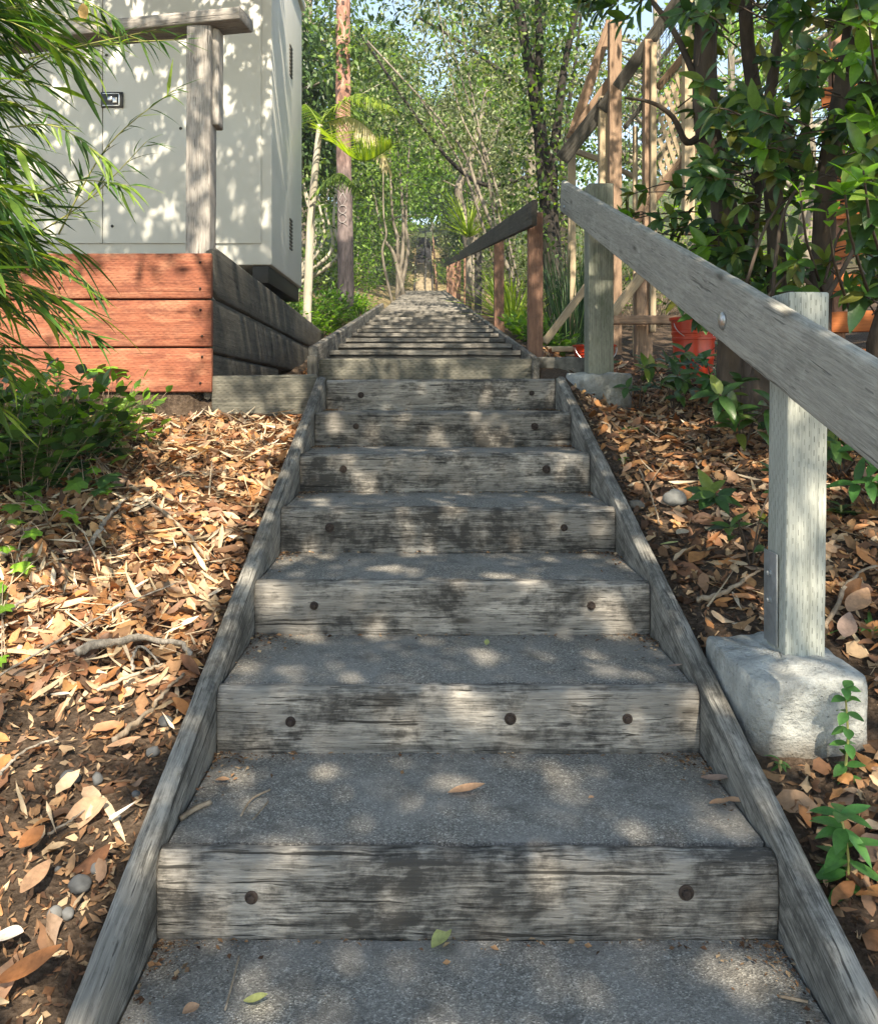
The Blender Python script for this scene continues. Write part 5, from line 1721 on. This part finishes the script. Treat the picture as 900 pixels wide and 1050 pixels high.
b = Vector((1.25, 12, gz(1.25, 12)))
stems('cluster of thin pale stems leaning towards the path', b, [[(508, 190), (482, 110), (455, 20)], [(500, 180), (470, 110), (448, 0)], [(492, 200), (465, 140), (375, 40)], [(485, 200), (462, 150), (430, 100)], [(498, 170), (478, 60), (470, -40)]],
      .030, M['bark'], M['tree_olive'], 12, 4200, .085, .034)
b = Vector((1.42, 9.3, gz(1.42, 9.3)))
iv = [[(562, 230), (556, 150), (545, 80), (530, 0), (520, -60)], [(558, 200), (552, 110), (553, 40), (548, -60)], [(566, 200), (572, 120), (580, 60), (600, -30)]]
stems('dark forked trunk wrapped in ivy beside the upper handrail', b, iv, .105, M['darkbark'], M['tree_mid'], 9.3, 4200, .07, .045, 'ivy_clad_tree')
b = Vector((.95, 16, gz(.95, 16)))
stems('curved grey trunk behind the cordyline', b, [[(478, 235), (470, 195), (482, 165), (500, 90)], [(488, 225), (492, 180), (515, 120)]], .13, M['bark'], M['tree_olive'], 16, 1800, .1, .04)
b = Vector((-.75, 17, gz(-.75, 17)))
stems('pale trunk with crooked bend on the sunny bank', b, [[(392, 262), (396, 240), (393, 215), (393, 150)]], .032, M['bark'], M['tree_bright'], 17, 1200, .1, .04)
b = Vector((-.62, 22, gz(-.62, 22)))
stems('group of thin grey trunks beside the far end of the steps', b, [[(413, 255), (412, 200), (405, 120)], [(408, 250), (402, 215), (398, 100)], [(418, 260), (416, 225), (420, 140)], [(404, 262), (392, 240), (380, 180)]], .075, M['bark'], M['tree_mid'], 22, 2600, .13, .055)
# dark leaning branches crossing in front of the foliage
b = Vector((2.3, 13.5, gz(2.3, 13.5)))
stems('tree with long dark bare branches reaching across the path', b, [[(575, 150), (553, 108), (490, 55), (430, 18)], [(580, 150), (590, 60), (600, -20)], [(560, 190), (500, 190), (462, 165), (420, 110), (370, 35)]], .055, M['darkbark'], M['tree_olive'], 13.5, 2400, .09, .035)
b = Vector((-2.4, 13.6, gz(-2.4, 13.6)))
stems('tangle of pale thin stems behind the palm', b, [[(330, 250), (326, 200), (318, 120)], [(338, 260), (334, 215), (338, 190)], [(345, 265), (342, 225), (348, 150)], [(322, 250), (310, 180), (300, 60)]], .05, M['palebark'], M['tree_mid'], 13.6, 1800, .09, .045)

G = 'trees along the hillside path'
specs = [
    # x, y, h, crown(dx,dy,dz,rx,ry,rz), clumps, per, L, W, mat, bark, label
    (-3.0, 13.5, 5, (0, 0, 2.9, 1.9, 1.6, 1.7), 90, 60, .11, .05, 'tree_dark', 'bark', 'dark green tree directly behind the beige cabinet'),
    (-2.6, 17.5, 9, (.4, 0, 4.0, 2.2, 2.0, 2.5), 110, 60, .12, .05, 'tree_mid', 'bark', 'mid green tree behind the red barked trunk'),
    (-3.3, 24, 11, (.9, 0, 4.6, 2.8, 2.4, 3.2), 120, 60, .15, .06, 'tree_mid', 'bark', 'tall mid green tree beyond the palm'),
    (-1.9, 30, 8, (.3, 0, 4.0, 2.2, 2.2, 3.2), 110, 60, .16, .07, 'tree_bright', 'palebark', 'bright green tree beside the end of the upper steps'),
    (2.5, 19, 10, (-.6, 0, 5.6, 2.1, 2.0, 3.6), 90, 45, .13, .05, 'tree_olive', 'bark', 'olive tree behind the thin leaning stems'),
    (2.6, 25, 11, (-.5, 0, 5.5, 2.6, 2.4, 4.2), 120, 60, .15, .06, 'tree_bright', 'bark', 'leafy tree behind the curved grey trunk'),
    (2.3, 34, 11, (-.4, 0, 5.0, 2.6, 2.4, 4.0), 120, 60, .18, .07, 'tree_dark', 'bark', 'dark green tree near the distant steps'),
    (4.2, 15.5, 6, (-.4, 0, 3.0, 1.7, 1.6, 2.0), 60, 22, .11, .03, 'tree_olive', 'bark', 'wispy light tree showing sky behind the deck stair'),
    (5.8, 13, 6, (0, 0, 3.0, 2.0, 1.6, 2.4), 70, 45, .11, .04, 'tree_bright', 'bark', 'bright tree seen through gaps of the evergreen shrub'),
    (-3.0, 38, 13, (.4, 0, 6.5, 3.0, 2.6, 5.0), 130, 60, .2, .08, 'tree_mid', 'bark', 'tall tree beside the bottom of the distant steps'),
    (3.6, 44, 14, (-.6, 0, 6.5, 3.2, 2.6, 5.2), 130, 60, .22, .09, 'tree_olive', 'bark', 'large olive tree beyond the dark green one'),
    (-3.6, 50, 14, (.5, 0, 6.5, 3.6, 3, 5.4), 130, 60, .25, .10, 'tree_dark', 'bark', 'dark tree beside the middle of the distant steps'),
    (3.8, 57, 14, (-.5, 0, 6.5, 3.4, 3, 5.4), 130, 60, .27, .11, 'tree_mid', 'bark', 'green tree beside the top of the distant steps'),
    (-3.6, 63, 13, (.6, 0, 6.0, 3.6, 3, 5.0), 120, 60, .28, .12, 'tree_olive', 'palebark', 'pale olive tree near the top of the hill'),
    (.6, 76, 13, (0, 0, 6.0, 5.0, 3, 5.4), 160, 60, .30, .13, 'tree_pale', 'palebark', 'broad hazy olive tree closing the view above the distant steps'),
    (-7.0, 21, 11, (0, 0, 6, 3.0, 2.6, 4), 100, 55, .16, .07, 'tree_dark', 'bark', 'dark tree farther behind the cabinet'),
    (8.0, 22, 9, (0, 0, 3.6, 3.6, 3, 2.6), 110, 55, .17, .07, 'tree_mid', 'bark', 'green tree far behind the orange fence'),
    (-1.5, 46, 9, (-.6, 0, 3.2, 1.8, 2, 2.6), 80, 55, .2, .08, 'tree_bright', 'bark', 'low bright tree on the bank by the distant steps'),
    (2.2, 50, 9, (.5, 0, 3.0, 1.7, 2, 2.6), 80, 55, .2, .08, 'tree_bright', 'bark', 'low green tree opposite the bright one by the distant steps'),
]
for (x, y, h, cr, nc, per, L, W, mt, bk, lab) in specs:
    tree(lab, x, y, h, cr, nc, per, L, W, M[mt], M[bk], r0=.10 + .006 * h, group=G, clump_r=.42 + .012 * y, limbs=14)

# understorey on both banks
for (x, y, rx, ry, h, n, L, mt, lab) in ((-1.45, 43, .7, 3, 1.3, 900, .2, 'tree_olive', 'pale shrub lining the bottom of the distant steps'), (1.5, 45, .7, 3, 1.3, 900, .2, 'tree_mid', 'green shrub lining the distant steps beside the reddish handrail'),
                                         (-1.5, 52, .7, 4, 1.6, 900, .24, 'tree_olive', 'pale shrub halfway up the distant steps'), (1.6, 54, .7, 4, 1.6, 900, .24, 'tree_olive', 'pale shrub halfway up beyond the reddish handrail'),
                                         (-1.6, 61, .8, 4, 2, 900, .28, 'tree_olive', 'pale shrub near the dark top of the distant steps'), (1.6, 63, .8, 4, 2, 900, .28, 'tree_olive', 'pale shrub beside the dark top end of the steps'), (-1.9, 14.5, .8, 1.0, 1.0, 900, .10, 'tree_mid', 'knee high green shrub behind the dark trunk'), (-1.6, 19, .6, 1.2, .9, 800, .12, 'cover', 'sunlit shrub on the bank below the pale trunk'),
                                         (1.5, 10.5, .5, .8, 1.5, 1000, .08, 'tree_olive', 'grey green shrub filling the space behind the rail'), (1.6, 14.5, .7, 1.2, 1.3, 900, .1, 'tree_mid', 'green shrub behind the cordyline'),
                                         (1.5, 20, .6, 1.5, 1.4, 800, .13, 'tree_mid', 'shrub further up behind the handrail'), (-1.8, 25, .8, 1.5, 1.4, 800, .15, 'tree_dark', 'dark shrub beside the far end of the upper steps'),
                                         (1.5, 30, .6, 2, 1.2, 700, .16, 'tree_dark', 'dark shrub at the end of the handrail'), (2.3, 8.8, .6, .6, 1.9, 900, .08, 'tree_mid', 'tall green shrub behind the deck stair posts'), (3.4, 9.5, .9, .8, 2.2, 900, .09, 'tree_bright', 'sunny shrub behind the lattice panel')):
    mound('understorey_shrub', lab, 'shrub', x, y, rx, ry, h, n, L, L * .5, M[mt], stems=max(30, n // 11), rows=3, prof='kite', flat=.15, group='shrubs under the trees')

# ------------------------------------------------------------------ canopy behind the viewer that dapples the light
SUN_EL, SUN_AZ = math.radians(46), math.radians(9)      # azimuth: from straight behind, swung to the right
SUN = Vector((math.sin(SUN_AZ) * math.cos(SUN_EL), -math.cos(SUN_AZ) * math.cos(SUN_EL), math.sin(SUN_EL)))


def canopy():
    S = np.array(SUN)
    n = 118000
    # points on the receiving scene
    X = rng.uniform(-4.6, 4.6, n); Y = rng.uniform(.9, 12, n)
    Zg = ground(X, Y)
    # the surfaces that stand up: cabinet front, and posts; sample them separately
    Xs = rng.uniform(-.62, .8, 15000); Ys = rng.uniform(1.0, 4.7, 15000)
    X = np.concatenate([X, Xs]); Y = np.concatenate([Y, Ys]); Zg = np.concatenate([Zg, stair_z(Ys)])
    Rg = np.stack([X, Y, Zg], 1)
    m = 34000
    Rc = np.stack([rng.uniform(-4.4, -1.1, m), np.full(m, 6.7), rng.uniform(1.9, 4.8, m)], 1)
    k2 = 26000
    Rb = np.stack([rng.uniform(.8, 4.0, k2), rng.uniform(3.0, 5.5, k2), rng.uniform(1.2, 3.8, k2)], 1)
    R = np.concatenate([Rg, Rc, Rb])
    # share of open gaps in the canopy over each spot
    x, y, z = R[:, 0], R[:, 1], R[:, 2]
    q = np.full(len(R), .24)
    q = np.where((x < -.6) & (y < 4.5), .76, q)
    q = np.where((x < -.6) & (y < 2.0), .6, q)
    q = np.where((y > 7.0), .5, q)
    q = np.where((np.abs(x) < 1.2) & (y > 4.5) & (y < 10), .10, q)
    q = np.where((np.abs(x) > 1.1) & (y > 8.8), 1.1, q)
    q[len(Rg):len(Rg) + m] = .46
    q[len(Rg) + m:] = .5
    # sun-plane coordinates
    U = np.array([math.cos(SUN_AZ), math.sin(SUN_AZ), 0.0]); Vv = np.cross(S, U)
    u = R @ U; v = R @ Vv
    box_lo = np.array([[-2.6, 4.5, 1.0], [-1.16, 4.5, 1.8]])
    bu = box_lo @ U; bv = box_lo @ Vv
    q = np.where((u > bu[0]) & (u < bu[1]) & (v > bv[0]) & (v < bv[1]), .86, q)
    f = np.zeros(len(R))
    for _ in range(26):
        k = rng.uniform(12, 46); a = rng.uniform(0, 2 * np.pi)
        f += np.sin(k * (u * np.cos(a) + v * np.sin(a)) + rng.uniform(0, 6.28)) / k ** .35
    rank = np.empty(len(R)); rank[np.argsort(f)] = np.linspace(0, 1, len(R))
    f2 = np.zeros(len(R))
    for _ in range(30):
        k = rng.uniform(16, 50); a = rng.uniform(0, 2 * np.pi)
        f2 += np.sin(k * (u * np.cos(a) + v * np.sin(a)) + rng.uniform(0, 6.28)) / k ** .3
    f2 += .8 * f / f.std() * f2.std()
    rank2 = np.empty(len(R)); rank2[np.argsort(f2)] = np.linspace(0, 1, len(R))
    rank[len(Rg):len(Rg) + m] = rank2[len(Rg):len(Rg) + m]
    keep = rng.uniform(size=len(R)) < np.where(rank > q, .95, .02)
    R = R[keep]; n = len(R)
    zt_ = np.where(R[:, 1] == 6.7, rng.uniform(5.2, 6.4, n), np.where((np.abs(R[:, 0]) < .85) & (R[:, 1] < 4.6), rng.uniform(4.0, 5.6, n), rng.uniform(4.7, 6.8, n)))
    d = (zt_ - R[:, 2]) / S[2]
    P = R + d[:, None] * S
    V, Fq = leaf_arrays(P, rand_dirs(n) + np.array([0, 0, -.4]), rand_dirs(n) * .9 + S * .8, rng.uniform(.06, .12, n), rng.uniform(.032, .05, n), rng.uniform(-.3, .1, n), .1, 3, 'kite')
    return P, V, Fq


CP, V, Fq = canopy()
cb = Vector((2.9, -2.2, gz(2.9, -2.2)))
can = empty('broadleaf_tree', cb, 'wide spreading tree overhanging the start of the steps, casting dappled shade', 'tree')
build_part('crown', mesh_np('crown', V, Fq), M['tree_dark'], can)
t = Tubes()
S = spline([cb - Vector((0, 0, .2)), cb + Vector((-.1, .1, 2.2)), cb + Vector((-.4, .1, 4.5)), cb + Vector((-.8, 0, 7.0))], 18)
t.add(S, [.22 * (1 - .6 * i / len(S)) for i in range(len(S))], 12, .2)
for k in rng.permutation(len(CP))[:26]:
    c = Vector(CP[k]); b = S[random.randint(9, len(S) - 1)]
    q = spline([b, (b + c) / 2 + Vector((0, 0, random.uniform(.1, .5))), c], 10)
    t.add(q, [.028 * (1 - .85 * i / len(q)) for i in range(len(q))], 6, .2)
build_part('trunk', t.mesh('trunk'), M['bark'], can)

# ------------------------------------------------------------------ air
me = box_mesh('haze', -112, 112, -47, 142, -6.5, 33, 0)
hz = NT('thin air'); pv = hz.n('ShaderNodeVolumePrincipled')
pv.inputs['Color'].default_value = (.92, .95, 1, 1); pv.inputs['Density'].default_value = HAZE; pv.inputs['Anisotropy'].default_value = .2
hz.l(pv.outputs[0], hz.out.inputs['Volume'])
tag(link('haze', me, hz.m), kind='stuff')

# ------------------------------------------------------------------ light, sky, camera
w = bpy.data.worlds.new('World'); scene.world = w; w.use_nodes = True
nt = w.node_tree; nt.nodes.clear()
sky = nt.nodes.new('ShaderNodeTexSky'); sky.sky_type = 'NISHITA'; sky.sun_disc = False
sky.sun_elevation = SUN_EL; sky.sun_rotation = math.pi - SUN_AZ
sky.air_density = 1.0; sky.dust_density = .3; sky.ozone_density = 2.5
bg = nt.nodes.new('ShaderNodeBackground'); bg.inputs['Strength'].default_value = .15
wo = nt.nodes.new('ShaderNodeOutputWorld')
nt.links.new(sky.outputs[0], bg.inputs['Color']); nt.links.new(bg.outputs[0], wo.inputs['Surface'])

sl = bpy.data.lights.new('sun', 'SUN'); sl.energy = 4.5; sl.angle = math.radians(.53); sl.color = (1.0, .985, .96)
so = bpy.data.objects.new('sun', sl); COL.objects.link(so)
so.rotation_euler = (-SUN).to_track_quat('-Z', 'Y').to_euler()
so.location = (2, -8, 12)

cam = bpy.data.cameras.new('camera'); co = bpy.data.objects.new('camera', cam); COL.objects.link(co)
co.location = (0, 0, EYE); co.rotation_euler = (math.radians(90), 0, 0)
cam.sensor_fit = 'HORIZONTAL'; cam.sensor_width = 36; cam.lens = 36 * F / 900
cam.shift_x = (450 - CX) / 900; cam.shift_y = -(525 - CY) / 900
cam.clip_start = .05; cam.clip_end = 1500
scene.camera = co

scene.render.engine = 'CYCLES'
scene.cycles.max_bounces = 7; scene.cycles.diffuse_bounces = 4; scene.cycles.transmission_bounces = 4; scene.cycles.transparent_max_bounces = 4
scene.cycles.use_denoising = True
scene.view_settings.view_transform = 'Standard'; scene.view_settings.look = 'None'
scene.view_settings.use_white_balance = True; scene.view_settings.white_balance_temperature = 8500; scene.view_settings.white_balance_tint = 9
scene.view_settings.exposure = 1.56; scene.view_settings.gamma = 1.0
